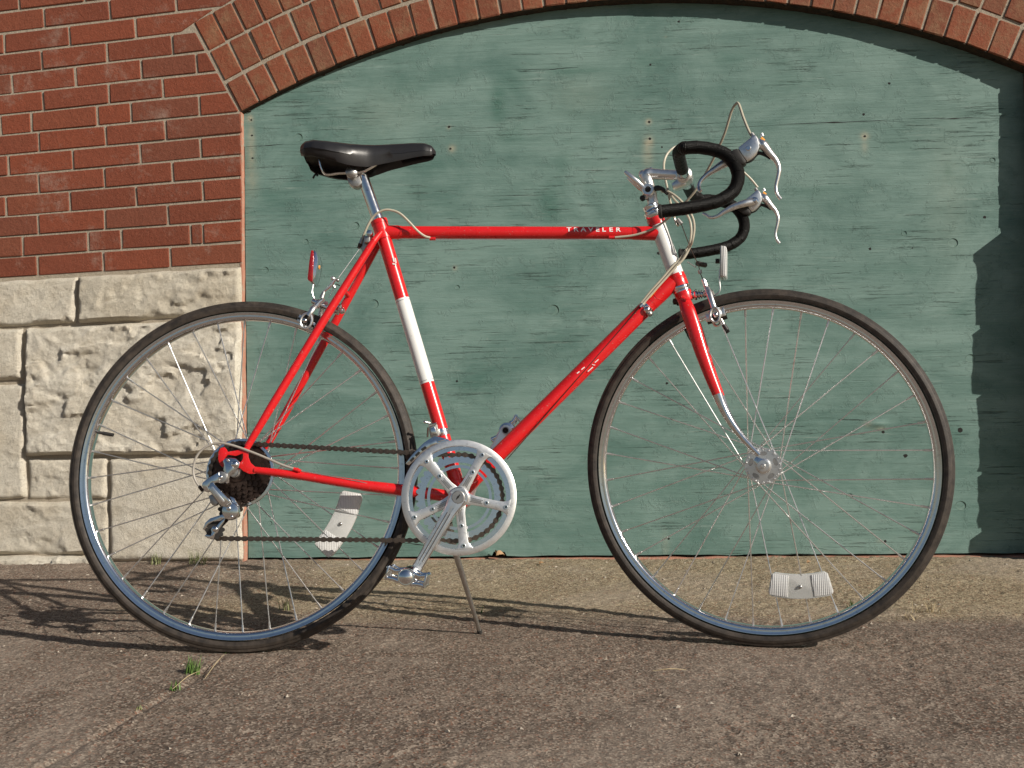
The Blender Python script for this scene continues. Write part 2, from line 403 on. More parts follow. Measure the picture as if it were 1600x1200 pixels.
# keep the spots where the bicycle stands at ground level
for (cx, cy) in ((-.69, -1.24), (.33, -1.19), (-.244, -1.055)):
    wgt = np.exp(-(((X-cx)/.09)**2+((Y-cy)/.04)**2)); Z = Z*(1-wgt)+(-.001)*wgt
pav = grid_mesh('pavement', X, Y, Z, M['ground']); pav['kind'] = 'structure'; pav['label'] = 'worn brown aggregate concrete pavement'
fl = MB().add([(-60, -60, -.03), (60, -60, -.03), (60, 1.2, -.03), (-60, 1.2, -.03)], [(0, 1, 2, 3)]).obj('ground', M['ground'], smooth=False); fl['kind'] = 'structure'
for nm, q in (('left', ((-2.3, -4), (-8, -4), (-8, .05), (-2.3, .05))), ('right', ((2.3, -4), (8, -4), (8, .05), (2.3, .05))), ('front', ((-2.3, -4), (2.3, -4), (2.3, -2.35), (-2.3, -2.35)))):
    o = MB().prism([(x, y, -.02) for x, y in q], (0, 0, .019)).obj('pavement', M['ground'], smooth=False); o['kind'] = 'structure'

# ================================================================== WALL
XL, XR = -1.114, 1.325
ZS, ZR = 1.434, 1.470
# arch circle through three measured points
def circle3(a, b, c):
    ax, ay = a; bx, by = b; cx, cy = c
    d = 2*(ax*(by-cy)+bx*(cy-ay)+cx*(ay-by))
    ux = ((ax*ax+ay*ay)*(by-cy)+(bx*bx+by*by)*(cy-ay)+(cx*cx+cy*cy)*(ay-by))/d
    uy = ((ax*ax+ay*ay)*(cx-bx)+(bx*bx+by*by)*(ax-cx)+(cx*cx+cy*cy)*(bx-ax))/d
    return ux, uy, math.hypot(ax-ux, ay-uy)
AX, AZ, AR = circle3((XL, ZS), (.12, 1.741), (XR, ZR))
def zarch(x): return AZ+math.sqrt(max(0, AR*AR-(x-AX)**2))
aL = math.atan2(ZS-AZ, XL-AX); aR = math.atan2(ZR-AZ, XR-AX)
DOOR_Y0, DOOR_Y1 = .064, .044
def doory(z, x=None):
    y = DOOR_Y0+(DOOR_Y1-DOOR_Y0)*z/1.73
    return y if x is None else y*np.interp(x, [-1.1, .2, 1.3], [.46, .90, 1.0])
wall = thing('building_wall', 'red brick wall on rough limestone blocks with a wide brick arch over the green boarding', 'wall', (0, 0, 0))
# mortar core
XW0, XW1, ZTOP = -3.4, 3.4, 2.75
poly = [(XW0, -.05), (XL-.004, -.05), (XL-.004, ZS)]
for t in np.linspace(0, 1, 60):
    a = aL+(aR-aL)*t; poly.append((AX+math.cos(a)*(AR+.004), AZ+math.sin(a)*(AR+.004)))
poly += [(XR+.004, ZR), (XR+.004, -.05), (XW1, -.05), (XW1, ZTOP), (XW0, ZTOP)]
mb = MB(); mb.prism([(x, .0035, z) for x, z in poly], (0, .3, 0)); mb.obj('mortar_core', M['mortar'], wall, smooth=False)
# the wall behind the boarding
MB().box(((XL+XR)/2, .22, .9), (1.4, 0, 0), (0, .05, 0), (0, 0, .95)).obj('back_boarding', M['under'], wall, smooth=False)

def brick_mesh(L, H, D, seed, jit=.0010, ch=.0018, shear=0.0):
    r = random.Random(seed); m = bmesh.new()
    bmesh.ops.create_cube(m, size=1, matrix=Matrix.Diagonal((L, D, H, 1)))
    bmesh.ops.bevel(m, geom=list(m.edges), offset=ch, segments=1, affect='EDGES', profile=.5)
    for v in m.verts:
        if v.co.x > 0: v.co.x += shear*v.co.z
        elif shear < 0 and False: pass
        v.co += V((r.uniform(-jit, jit), r.uniform(-jit, jit)*.8, r.uniform(-jit, jit)))
    me = bpy.data.meshes.new('brick'); m.to_mesh(me); m.free()
    return me
BD = .052
def slope_at(z): return max(0, min(.07, (z-.30)*.050))
def wz(x, z): return -(XL-x)*slope_at(z) if x < XL else 0.0
def add_brick(cx, cz, L, H, rot=0.0, mat='brick', me=None, yo=0.0, depth=BD, jit=True, warp=True, shear=0.0):
    if me is None: me = brick_mesh(L, H, depth, random.random(), shear=shear)
    if not me.materials: me.materials.append(M[mat])
    o = bpy.data.objects.new('brick', me); COL.objects.link(o); o.parent = wall
    o.location = (cx, depth/2+yo+(random.uniform(-.0012, .0010) if jit else 0), cz)
    o.rotation_euler = (random.uniform(-.006, .006), rot+random.uniform(-.003, .003), random.uniform(-.004, .004))
    if warp and cx < XL:
        o.location.z += wz(cx, cz); o.rotation_euler[1] -= slope_at(cz)
    return o
Z1 = lambda x, y: (x/2.728, y/2.728)
rows = [  # measured vertical joints, bottom row first: (y of row centre in the crop, joints)
    (1112, [160, 440, 725]), (1030, [97, 375, 517, 812, 865]), (940, [162, 447, 715]), (850, [25, 297, 580, 865]),
    (762, [163, 445, 735]), (672, [35, 310, 597, 855]), (588, [165, 450, 705]), (500, [0, 133, 415, 558, 850]),
    (412, [183, 463, 693]), (325, [50, 320, 602, 838]), (238, [177, 455, 735]), (152, [25, 297, 577]), (60, [187, 467]), (-20, [75, 355, 640])]
ZB = .9415                       # top of the stone base
CH = .0696
JT = .0088
RINGT = .1125
def skew_x(z):                   # where the arch's end face crosses height z
    return AX+(z-AZ)/math.tan(aL)
EXT = AR+3*RINGT
for i in range(26):
    z0 = ZB+i*CH; zc = z0+CH/2+.004
    if i < len(rows):
        yv, js = rows[i]; jx = [wallp(x/2.728, yv/2.728).x for x in js]
    else:
        jx = [-1.85+(.11 if i % 2 else 0)+.222*k for k in range(9)]
    # right limit of the row
    def lim(z):
        if z <= ZS: return XL
        if math.hypot(skew_x(z)-AX, z-AZ) < EXT: return skew_x(z)-.007
        return None
    L_ = [lim(zc)]
    left = jx[0]
    xs_ = [left-.2215*k for k in range(7, 0, -1)]+jx
    if i < 15 or L_[0] is not None:
        end = L_[0] if L_[0] is not None else None
    if end is not None and L_[0] is not None:
        xs_ = [x for x in xs_ if x < end-.03]+[end+JT/2]
        for a, b in zip(xs_[:-1], xs_[1:]):
            if b-a < .035: continue
            if b-a > .26:
                nsp = round((b-a)/.222)
                for k in range(nsp):
                    add_brick(a+(b-a)*(k+.5)/nsp, zc, (b-a)/nsp-JT, CH-JT)
            else: add_brick((a+b)/2, zc, b-a-JT, CH-JT, shear=(1/math.tan(aL)+slope_at(zc) if (b == xs_[-1] and zc > ZS) else 0))
    else:                        # rows that butt against the outside of the arch, left and right of the crown
        if z0 > 2.2: continue
        def xin(z): dz = z-AZ; return math.sqrt(EXT*EXT-dz*dz) if abs(dz) < EXT else -1
        zC = AZ+EXT*math.sin(aL); above = zc > zC+.012; h0 = xin(zc) if above else abs(EXT*math.cos(aL))
        step = .222; base_x = jx[-1] if i < len(rows) else XW0+(.11 if i % 2 else 0)
        k0 = int((-2.45-base_x)/step)
        for k in range(k0, 26):
            a, b = base_x+k*step, base_x+(k+1)*step
            if b > 2.4: break
            sag = 0
            for (lo, hi) in ((-9, AX-h0-.007), (AX+h0+.009, 9)) if h0 > 0 else ((-9, 9),):
                aa, bb = max(a, lo), min(b, hi)
                if bb-aa < .05: continue
                if hi < 9 and hi-bb < .05: bb = hi
                if lo > -9 and aa-lo < .05: aa = lo
                add_brick((aa+bb)/2, zc, bb-aa-JT, CH-JT, shear=((zc-AZ)/h0*.92 if (bb == hi and hi < 9 and above and h0 > .4 and bb-aa > .15) else 0))
# right-hand pier bricks
for i in range(15):
    zc = 1.045+i*CH+CH/2; xx = XR
    first = .222 if i % 2 else .108
    for k in range(4):
        L = first if k == 0 else .222
        if math.hypot(xx+.02-AX, zc-AZ) < EXT and zc > ZR-.02 and xx < AX+(zc+.03-AZ)/math.tan(aR)+.005: xx += L; continue
        o = add_brick(xx+L/2-(JT/2 if k == 0 else 0), zc, L-JT*(.5 if k == 0 else 1), CH-JT); xx += L
# arch rings
arch_meshes = []
for ring in range(3):
    r0 = AR+ring*RINGT; rc_ = r0+(RINGT-JT)/2+(0 if ring == 0 else JT*.35)
    ln = rc_*(aL-aR); n = round(ln/.0705)
    pitch = ln/n
    ms = [brick_mesh(pitch-JT*.95, RINGT-JT, .062, 100+ring*10+k, .0014, .0026) for k in range(6)]
    off = 0
    for k in range(n):
        a = aL-(k+.5)/n*(aL-aR)+random.uniform(-.0006, .0006)
        x, z = AX+math.cos(a)*rc_, AZ+math.sin(a)*rc_
        o = add_brick(x, z, 0, 0, math.pi/2-a, 'archbrick', random.choice(ms), yo=random.uniform(-.0018, .0), depth=.062, warp=False)
# blotchy black-brown strip along the underside of the arch
g = NG('arch_dark_brown'); g.set(**{'Base Color': g.mix(g.ramp(g.noise(40, 7, .75), [(.35, 0.0), (.7, 1.0)]), (.014, .012, .008), (.075, .042, .022)), 'Roughness': .95}); g.bump(g.noise(70, 7, .8), 1.0, .006); M['darkbrown'] = g.m
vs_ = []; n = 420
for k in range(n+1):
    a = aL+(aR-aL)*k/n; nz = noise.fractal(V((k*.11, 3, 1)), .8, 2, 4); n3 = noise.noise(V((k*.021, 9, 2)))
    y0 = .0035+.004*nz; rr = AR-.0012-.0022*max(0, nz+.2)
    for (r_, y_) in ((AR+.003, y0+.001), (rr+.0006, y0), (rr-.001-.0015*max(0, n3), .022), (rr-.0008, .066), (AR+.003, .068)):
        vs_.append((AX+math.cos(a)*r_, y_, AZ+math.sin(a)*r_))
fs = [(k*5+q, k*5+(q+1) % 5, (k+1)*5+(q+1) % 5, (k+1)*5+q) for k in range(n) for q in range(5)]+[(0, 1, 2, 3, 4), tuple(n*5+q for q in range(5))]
MB().add(vs_, fs).obj('arch_underside', M['darkbrown'], wall)
# ragged drips of mortar under the arch
mb = MB()
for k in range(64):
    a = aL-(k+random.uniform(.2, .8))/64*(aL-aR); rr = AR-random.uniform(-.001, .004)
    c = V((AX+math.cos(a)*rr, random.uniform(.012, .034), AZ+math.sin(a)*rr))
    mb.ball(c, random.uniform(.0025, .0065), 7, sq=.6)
o = mb.obj('mortar_drip', M['darkbrown'], wall); o['kind'] = 'stuff'

# stone base
def stone(name, x0, x1, z0, z1, depth=.03, rough=1.0, seed=0, cut=.012, base=.0, flat=0.0, edge=.010):
    gr = .0062 if x1 > -2.05 and x0 < 0 else .011
    nx = max(6, int((x1-x0)/gr)); nz = max(5, int((z1-z0)/gr))
    vs_ = []; idx = {}
    sd = V((seed*3.1, seed*1.7, seed*5.3))
    cols = []
    for j in range(nz+1):
        for i in range(nx+1):
            u, v = i/nx, j/nz
            x = x0+(x1-x0)*u; z = z0+(z1-z0)*v
            ex = min(u, 1-u)*(x1-x0); ez = min(v, 1-v)*(z1-z0); e = min(ex, ez)
            p = V((x, 0, z))
            wx = noise.noise(p*14+sd)*.005*(1 if ex < .03 else .3); wz_ = noise.noise(p*14+sd+V((7, 7, 7)))*.005
            rise = min(1, e/(edge+.8*edge*abs(noise.noise(p*17+sd))))**.55
            q = V((x*5.5, seed, z*7.5))+sd
            h = noise.fractal(q, .95, 2.15, 6)
            n1 = noise.noise(V((x*5+h*.8, seed*2, z*11+h*1.2))+sd); st_ = max(0, min(1, n1*3.6+.5)); st_ = st_*st_*(3-2*st_)
            bil = 1-abs(noise.noise(V((x*21, seed, z*34))+sd))*2.4
            bil2 = abs(noise.noise(V((x*52, seed, z*80))+sd))
            hh = .50+.34*h+.34*(st_-.5)+.07*(bil-.5)+.13*(bil2-.25)
            hh = flat*(.5+.12*h+.05*bil2)+(1-flat)*hh
            y = -(base+depth*rough*max(-.15, hh))*rise+.004*(1-rise)
            wz_ += wz(x, z)
            vs_.append((x+wx, y, z+wz_))
    fs = [(j*(nx+1)+i, j*(nx+1)+i+1, (j+1)*(nx+1)+i+1, (j+1)*(nx+1)+i) for j in range(nz) for i in range(nx)]
    ring = [i for i in range(nx+1)]+[j*(nx+1)+nx for j in range(1, nz+1)]+[nz*(nx+1)+i for i in range(nx-1, -1, -1)]+[j*(nx+1) for j in range(nz-1, 0, -1)]
    o0 = len(vs_)
    for k in ring: p = vs_[k]; vs_.append((p[0], .05, p[2]))
    m = len(ring)
    for k in range(m): fs.append((ring[k], ring[(k+1) % m], o0+(k+1) % m, o0+k))
    mb = MB().add(vs_, fs)
    return mb.obj('stone_block', M['stone'], wall, ang=42)
def pxr(u0, v0, u1, v1):
    a = wallp(u0, v1); b = wallp(u1, v0); return a.x, b.x, a.z, b.z
def spx(u0, v0, u1, v1, **kw):
    x0, x1, z0, z1 = pxr(u0, v0, u1, v1); return stone('s', x0, x1, z0, z1, **kw)
top = ZB-.006
def sz(u, v):                    # height on the unsloped wall of a pixel (undo the slope of the courses)
    p = wallp(u, v); z = p.z
    for _ in range(4): z = p.z-wz(p.x, z)
    return z
def spx(u0, v0, u1, v1, **kw):
    um = min(370, max(0, (u0+u1)/2)); xa = wallp(u0, v1).x if u0 > -1 else -2.06; xb = wallp(u1, v0).x if u1 < 372 else XL-.002
    return stone('s', xa, xb, kw.pop('za', None) or sz(um, v1), kw.pop('zb', None) or sz(um, v0), **kw)
ZT1 = sz(250, 500)
spx(-60, 440, 120, 505, depth=.020, rough=1, seed=1, base=.002, zb=top, za=ZT1+.003)
spx(124, 425, 380, 500, depth=.024, rough=1.1, seed=2, base=.002, zb=top, za=ZT1+.003)
spx(-60, 510, 36, 595, depth=.016, seed=3, base=.004, zb=ZT1-.006)
spx(41, 508, 380, 710, depth=.030, rough=1.05, seed=4, base=.006, zb=ZT1-.006)
spx(-60, 601, 41, 779, depth=.012, seed=5, base=.006, flat=.3)
spx(45, 715, 168, 779, depth=.016, seed=6, base=.002)
spx(172, 715, 380, 876, depth=.010, rough=.9, seed=7, base=.008, flat=.35)
spx(-60, 784, 140, 866, depth=.018, seed=8, base=.004)
spx(142, 784, 170, 878, depth=.012, seed=9, base=.0)
spx(-60, 868, 150, 882, depth=.03, seed=10, base=.010, za=-.02)
for (xa, xb, za, zb, sd) in ((-2.9, -2.07, .70, .93, 21), (-2.7, -2.07, .30, .69, 22), (-2.8, -2.07, -.02, .29, 23)):
    stone('s', xa, xb, za, zb, depth=.02, seed=sd)
# right pier stones: rock faced, they bulge towards the street and shade the boarding
ZBR = 1.045
for (za, zb, xx, dp_, bs, sd) in ((.80, ZBR-.004, .36, .014, .046, 32), (.60, .7995, .30, .018, .050, 31), (.36, .5995, .38, .016, .044, 33), (.19, .3595, .30, .016, .042, 36), (-.02, .1895, .40, .020, .056, 34)):
    stone('s', XR+.001, XR+xx, za, zb, depth=dp_, rough=.8, seed=sd, base=bs, edge=.0035)
for zj in (.80, .60, .36, .19):  # protruding mortar boxes added out of view to close notches in the cast shadow
    MB().box((XR+.15, -.008, zj-.001), (.145, 0, 0), (0, .034, 0), (0, 0, .011)).obj('mortar_shadow_fill', M['mortar'], wall, bevel=.004)
for (xa, xb, za, zb, sd) in ((XR+.40, 2.3, .6, ZBR-.008, 35), (XR+.42, 2.3, .23, .59, 38), (XR+.42, 2.3, -.02, .22, 37)):
    stone('s', xa, xb, za, zb, depth=.03, seed=sd)
# painted reveals
def reveal(x, s, z1):
    vs_ = []; n = 70
    for k in range(n+1):
        z = z1*k/n; wv_ = noise.noise(V((x, 3, z*9)))*.003+noise.noise(V((x, 8, z*40)))*.0015
        y0 = .0035+noise.noise(V((x, 5, z*12)))*.004
        vs_ += [(x+s*(.0015+wv_*.6), y0, z), (x+s*(.0034+wv_), .022, z), (x+s*(.0030+wv_), .030, z), (x-s*.004, .030, z), (x-s*.004, y0, z)]
    fs = [(k*5+a, k*5+(a+1) % 5, (k+1)*5+(a+1) % 5, (k+1)*5+a) for k in range(n) for a in range(5)]+[(0, 1, 2, 3, 4), tuple(n*5+a for a in range(5))]
    return MB().add(vs_, fs).obj('painted_reveal', M['salmon'], wall)
reveal(XL, 1, ZS+.004); reveal(XR, -1, ZR)
# painted sill
mb = MB(); n = 120; vs_ = []
for k in range(n+1):
    x = XL+.003+(XR-XL-.006)*k/n; h = .0012+noise.noise(V((x*12, 1, 2)))*.004; y0 = .042+noise.noise(V((x*9, 4, 2)))*.008
    vs_ += [(x, y0, -.01), (x, y0+.003, h), (x, .12, h+.003), (x, .12, -.01)]
fs = [(k*4+a, k*4+(a+1) % 4, (k+1)*4+(a+1) % 4, (k+1)*4+a) for k in range(n) for a in range(4)]
mb.add(vs_, fs).obj('painted_sill', M['salmon'], wall)

# ================================================================== BOARDED DOORWAY
door = thing('boarded_doorway', 'weathered green plywood boarding that closes the brick archway behind the bicycle', 'boarding', ((XL+XR)/2, .06, 0))
DL = V(door.location)
seam = [wallp(385, 233, .05), wallp(700, 215, .05), wallp(1100, 201, .05), wallp(1550, 185, .05)]
def seamz(x): return float(np.interp(x, [p.x for p in seam], [p.z for p in seam]))
ZSEAM = sum(p.z for p in seam)/4
# stains: pixel, radii, strength   dark patches: same
stains = [((396, 190), .010, .012, .9), ((398, 215), .012, .035, .5), ((398, 245), .014, .05, .5), ((400, 285), .02, .05, .35), ((1013, 192), .010, .010, .9), ((1014, 222), .013, .014, .9),
          ((1012, 240), .016, .045, .55), ((1350, 214), .012, .012, .9), ((1350, 230), .01, .02, .4), ((708, 235), .012, .012, .8), ((703, 202), .007, .007, .6), ((1040, 60), .004, .004, .3),
          ((1355, 662), .012, .01, .4), ((1375, 670), .02, .006, .5), ((1395, 870), .014, .01, .35), ((1040, 850), .012, .04, .22), ((712, 420), .008, .008, .6), ((1376, 846), .01, .006, .3),
          ((905, 150), .10, .06, .10), ((600, 180), .12, .08, .10), ((1480, 300), .06, .2, .10)]
darks = [((800, 130), .05, .05, .55), ((778, 165), .025, .06, .9), ((800, 215), .05, .03, .5), ((900, 113), .10, .012, .7), ((1010, 105), .06, .02, .45), ((1010, 90), .05, .02, .4), ((860, 320), .035, .06, .8), ((880, 260), .03, .05, .4),
         ((1140, 95), .06, .02, .4), ((430, 310), .06, .03, .45), ((1270, 300), .10, .02, .4), ((930, 200), .02, .02, .5), ((1480, 268), .012, .02, .6), ((470, 510), .07, .05, .35), ((680, 260), .05, .02, .4),
         ((1410, 420), .09, .015, .4), ((1500, 490), .05, .012, .4), ((1320, 580), .12, .02, .35), ((1490, 680), .02, .03, .4), ((640, 300), .09, .02, .3), ((1080, 560), .10, .03, .3), ((900, 700), .12, .05, .3), ((1300, 760), .12, .03, .3), ((750, 600), .06, .05, .35), ((500, 560), .08, .03, .35), ((560, 740), .10, .025, .35), ((1420, 560), .10, .03, .35), ((1050, 760), .12, .02, .3), ((1230, 130), .10, .03, .3), ((640, 140), .10, .04, .25), ((1400, 230), .08, .02, .3), ((820, 480), .05, .04, .3), ((690, 320), .05, .02, .3), ((450, 640), .04, .06, .3)]
def surf_noise(X_, Z_): return (vnoise(X_+9, Z_+9, 1.4, 21)-.5)*.006+(vnoise(X_*.8+Z_*.4+9, Z_-X_*.3+9, 6, 22)-.5)*.0010
def by(x, z): return float(doory(z, x))+(.0002 if z > seamz(x) else .0004)+float(surf_noise(np.array([x]), np.array([z]))[0])
def board(name, xa, xb, zlo, zhi, nx, nz, yo, label):
    xs_ = np.linspace(xa, xb, nx); T = np.linspace(0, 1, nz)
    lo = np.array([zlo(x) for x in xs_]); hi = np.array([zhi(x) for x in xs_])
    Xg = np.tile(xs_, (nz, 1)); Zg = lo[None, :]+(hi-lo)[None, :]*T[:, None]
    Yg = doory(Zg, Xg)+yo+surf_noise(Xg, Zg)
    # bumps of swollen grain
    for (u, v, ax_, az_, am) in ((1370, 662, .03, .010, .006), (1350, 650, .05, .004, -.003), (1310, 860, .02, .02, .002), (1300, 640, .12, .003, .002), (1300, 655, .12, .003, -.002), (760, 862, .02, .012, .004)):
        q = wallp(u, v, .06); Yg -= am*np.exp(-(((Xg-q.x)/ax_)**2+((Zg-q.z)/az_)**2))
    s_ = np.zeros(Xg.shape); d_ = np.zeros(Xg.shape)
    for arr, lst in ((s_, stains), (d_, darks)):
        for (uv, a, b, st) in lst:
            q = wallp(uv[0], uv[1], .055); arr += st*np.exp(-(((Xg-q.x)/a)**2+((Zg-q.z)/b)**2)*1.1)
    o = grid_mesh(name, Xg-DL.x, Yg-DL.y, Zg-DL.z, M['ply']); me = o.data
    for nm, arr in (('stain', s_), ('dark', d_)):
        at = me.attributes.new(nm, 'FLOAT', 'POINT'); at.data.foreach_set('value', np.clip(arr, 0, 1).ravel().astype(np.float32))
    # edge thickness
    bm = bmesh.new(); bm.from_mesh(me); ed = [e for e in bm.edges if len(e.link_faces) == 1]
    r = bmesh.ops.extrude_edge_only(bm, edges=ed); vv = [v for v in r['geom'] if isinstance(v, bmesh.types.BMVert)]
    bmesh.ops.translate(bm, verts=vv, vec=(0, .016, 0)); bmesh.ops.recalc_face_normals(bm, faces=bm.faces); bm.to_mesh(me); bm.free()
    me.set_sharp_from_angle(angle=math.radians(40))
    o.parent = door; o['label'] = label; return o
gap = lambda x: .0003+.0014*max(0, noise.noise(V((x*7, 0, 0)))-.25)
up_board = board('plywood_sheet', XL+.003, XR-.003, lambda x: seamz(x)+gap(x), lambda x: zarch(x)-.003+.002*noise.noise(V((x*30, 2, 0))), 420, 80, .0002, 'upper green plywood sheet cut to the curve of the arch')
lo_board = board('plywood_sheet', XL+.006, XR-.003, lambda x: .009+.003*noise.noise(V((x*11, 6, 0)))+(.012 if abs(x-wallp(780, 870, .06).x) < .02 else 0), lambda x: seamz(x)-gap(x+5)*.6, 420, 230, .0004, 'lower green plywood sheet')
MB().box(((XL+XR)/2, .085, .9), ((XR-XL)/2-.002, 0, 0), (0, .003, 0), (0, 0, .62)).obj('backing', M['under'], door, smooth=False, inv=Matrix.Translation(-DL))
inv_d = Matrix.Translation(-DL)
for (u, v, r, st) in ((471, 219, 9, 0), (559, 355, 8, 0), (482, 380, 6, 0), (587, 476, 10, 0), (865, 485, 12, 0), (1488, 380, 10, 1), (1550, 251, 5, 1), (420, 424, 7, 0), (1502, 790, 10, 1), (1516, 560, 9, 1), (1412, 365, 5, 1),
                      (1375, 668, 8, 0), (426, 816, 5, 0), (1328, 775, 6, 0), (716, 450, 5, 0)):
    q = wallp(u, v, .056); rad = r/505*.82; y0 = by(q.x, q.z)+.0004
    mb = MB(); n = 18; pts = []
    tz = random.uniform(-.5, .5)
    ring_o = [(q.x+math.cos(t)*rad*(1+.12*noise.noise(V((math.cos(t)*2, u, 0)))), q.z+math.sin(t)*rad*.93) for t in np.linspace(0, 2*math.pi, n, endpoint=False)]
    vs_ = [(x, y0+.004, z) for x, z in ring_o]+[(q.x+(x-q.x)*.94, y0-.0016-((z-q.z)+(x-q.x))*.05, q.z+(z-q.z)*.94) for x, z in ring_o]
    vs_ += [(q.x+(x-q.x)*.82, y0-.0004, q.z+(z-q.z)*.82) for x, z in ring_o]+[(q.x, y0-.0002, q.z)]
    fs = []
    for k in range(n):
        k2 = (k+1) % n; fs += [(k, k2, n+k2, n+k), (n+k, n+k2, 2*n+k2, 2*n+k), (2*n+k, 2*n+k2, 3*n)]
    mb.add(vs_, fs).obj('patch_plug', M['knot'], door, inv=inv_d, ang=20)
for (u, v, r) in ((398, 192, 2.2), (399, 216, 2.2), (400, 251, 2.2), (703, 201, 2.5), (705, 235, 2.5), (1016, 103, 2.4), (1014, 192, 2.5), (1015, 218, 2.6), (1348, 180, 2.6), (1350, 214, 2.4), (1034, 231, 2),
                  (1029, 396, 3.2), (1359, 389, 2.6), (1425, 388, 1.6), (711, 419, 2.6), (1042, 599, 2.6), (1380, 675, 3), (1415, 712, 4), (1384, 846, 2.6), (715, 596, 2.4), (1538, 340, 3), (1388, 132, 2.5), (1045, 842, 2.2), (1060, 36, 2.5), (1500, 672, 5)):
    q = wallp(u, v, .055); y0 = by(q.x, q.z)-.0003; rad = r/505*.8
    pts = [(q.x+math.cos(t)*rad*random.uniform(.8, 1.25), y0, q.z+math.sin(t)*rad*random.uniform(.7, 1.1)) for t in np.linspace(0, 2*math.pi, 9, endpoint=False)]
    MB().prism(pts, (0, .004, 0)).obj('nail_hole', M['hole'], door, inv=inv_d, smooth=False)
# long splits in the face veneer
for (u0, v0, u1, v1, wd) in ((385, 234, 450, 229, .7), (1210, 196, 1395, 189, 1.3), (1440, 187, 1545, 185, .8), (1030, 203, 1070, 202, .6), (383, 301, 430, 297, .5), (1290, 637, 1350, 639, .6), (1310, 655, 1370, 657, .7), (1250, 853, 1300, 860, .5), (610, 845, 760, 862, 1.3), (855, 112, 905, 107, 1.0)):
    a = wallp(u0, v0, .055); b = wallp(u1, v1, .055); n = 14; upv = []; dn = []
    for k in range(n+1):
        t = k/n; p = a.lerp(b, t); wv_ = noise.noise(V((p.x*16, v0, 0)))*.002; hw = wd/505*math.sin(math.pi*t)*(.35+.9*abs(noise.noise(V((p.x*22, v0, 3)))))
        y = by(p.x, p.z)-.0003; upv.append((p.x, y, p.z+wv_+hw)); dn.append((p.x, y, p.z+wv_-hw))
    MB().prism(upv+dn[::-1], (0, .004, 0)).obj('veneer_split', M['hole'], door, inv=inv_d, smooth=False)

# ================================================================== BICYCLE
BXY = (-0.68581, -1.24171); BYAW, STEER, LEAN, WBASE, RW = 0.0556, -0.23211, 0.10185, 1.01016, .342
HA = math.radians(74.4)
a_ = V((math.cos(BYAW), math.sin(BYAW), 0)); n0 = V((-math.sin(BYAW), math.cos(BYAW), 0)); Zv = V((0, 0, 1))
up_ = math.cos(LEAN)*Zv+math.sin(LEAN)*n0; nn = math.cos(LEAN)*n0-math.sin(LEAN)*Zv
O0 = V((BXY[0], BXY[1], 0)); RC = O0+up_*RW; FC0 = RC+a_*WBASE
sax = -math.cos(HA)*a_+math.sin(HA)*up_
A0 = FC0-.05*(math.sin(HA)*a_+math.cos(HA)*up_)
RS = Matrix.Rotation(STEER, 3, sax)
def ST(p): return RS @ (V(p)-A0)+A0
a2, n2, up2 = RS @ a_, RS @ nn, RS @ up_
FC = ST(FC0)
def W(u, v, y=0.0): return hit(u, v, RC+nn*y, nn)
def S(u, v, y=0.0): return hit(u, v, A0+n2*y, n2)
def B(x, y, z): return RC+a_*x+nn*y+up_*z
def loc2(p): q = V(p)-A0; return (q.dot(a2), q.dot(n2), q.dot(up2))
def SB(x, y, z): return A0+a2*x+n2*y+up2*z
def mir(p): x, y, z = loc2(p); return SB(x, -y, z)
bike = thing('bicycle', 'red ten-speed road bicycle with dropped handlebars leaning on its kickstand', 'bicycle', O0)
bike.rotation_euler = Matrix((a_, nn, up_)).transposed().to_euler()
BM = Matrix.Translation(O0) @ Matrix((a_, nn, up_)).transposed().to_4x4()
INV = BM.inverted()
def part(mb, name, mat, parent=None, **kw):
    return mb.obj(name, M[mat], bike if parent is None else parent, inv=INV, **kw)
def pxs(fn, pts, y=None, s=1.0, o=(0, 0)):
    """crop coordinates -> points; each (u, v) or (u, v, y)"""
    return [fn(o[0]+p[0]/s, o[1]+p[1]/s, (p[2] if len(p) > 2 else y)) for p in pts]

# ---- frame
ST_TOP, ST_BOT = W(593.5, 350), W(717, 777)
BBl = (BM.inverted() @ W(717, 777, -.060)); BBx, BBz = BBl.x, BBl.z-RW
BB = B(BBx, 0, BBz)
def bbp(y): return B(BBx, y, BBz)
sdv = (BB-ST_TOP).normalized()
p_w0, p_w1 = W(627.5, 468), W(664, 600)
def on_st(p): return ST_TOP+sdv*(V(p)-ST_TOP).dot(sdv)
RT = .0143
fr = MB().tube([ST_TOP-sdv*.004, on_st(p_w0)], RT, 24); part(fr, 'seat_tube', 'red')
stw = part(MB().tube([on_st(p_w0), on_st(p_w1)], RT+.0003, 24), 'seat_tube_band', 'white', label='white band painted round the seat tube')
part(MB().tube([on_st(p_w1), BB-sdv*.018], RT, 24), 'seat_tube', 'red')
for q in (p_w0, p_w1):
    c = on_st(q); mb = MB(); d = sdv*(.004 if q is p_w0 else -.004)
    mb.tube([c+d, c+d*1.25], RT+.0006, 24); part(mb, 'band_line', 'alloyd')
HT0, HT1 = W(1023.5, 341), W(1063, 448)
hax = (HT1-HT0).normalized()
TT_A, TT_B = W(597, 363), W(1031, 364.5)
part(MB().tube([TT_A, TT_B], .0127, 24), 'top_tube', 'red')
DT_A = W(1050, 441); DT_dir = (W(930, 560)-DT_A).normalized(); DT_B = DT_A+DT_dir*((BB-DT_A).dot(DT_dir)-.012)
part(MB().tube([DT_A, DT_B], .0155, 24), 'down_tube', 'red')
part(MB().tube([HT0, HT1], .0160, 28), 'head_tube', 'white', label='white painted head tube')
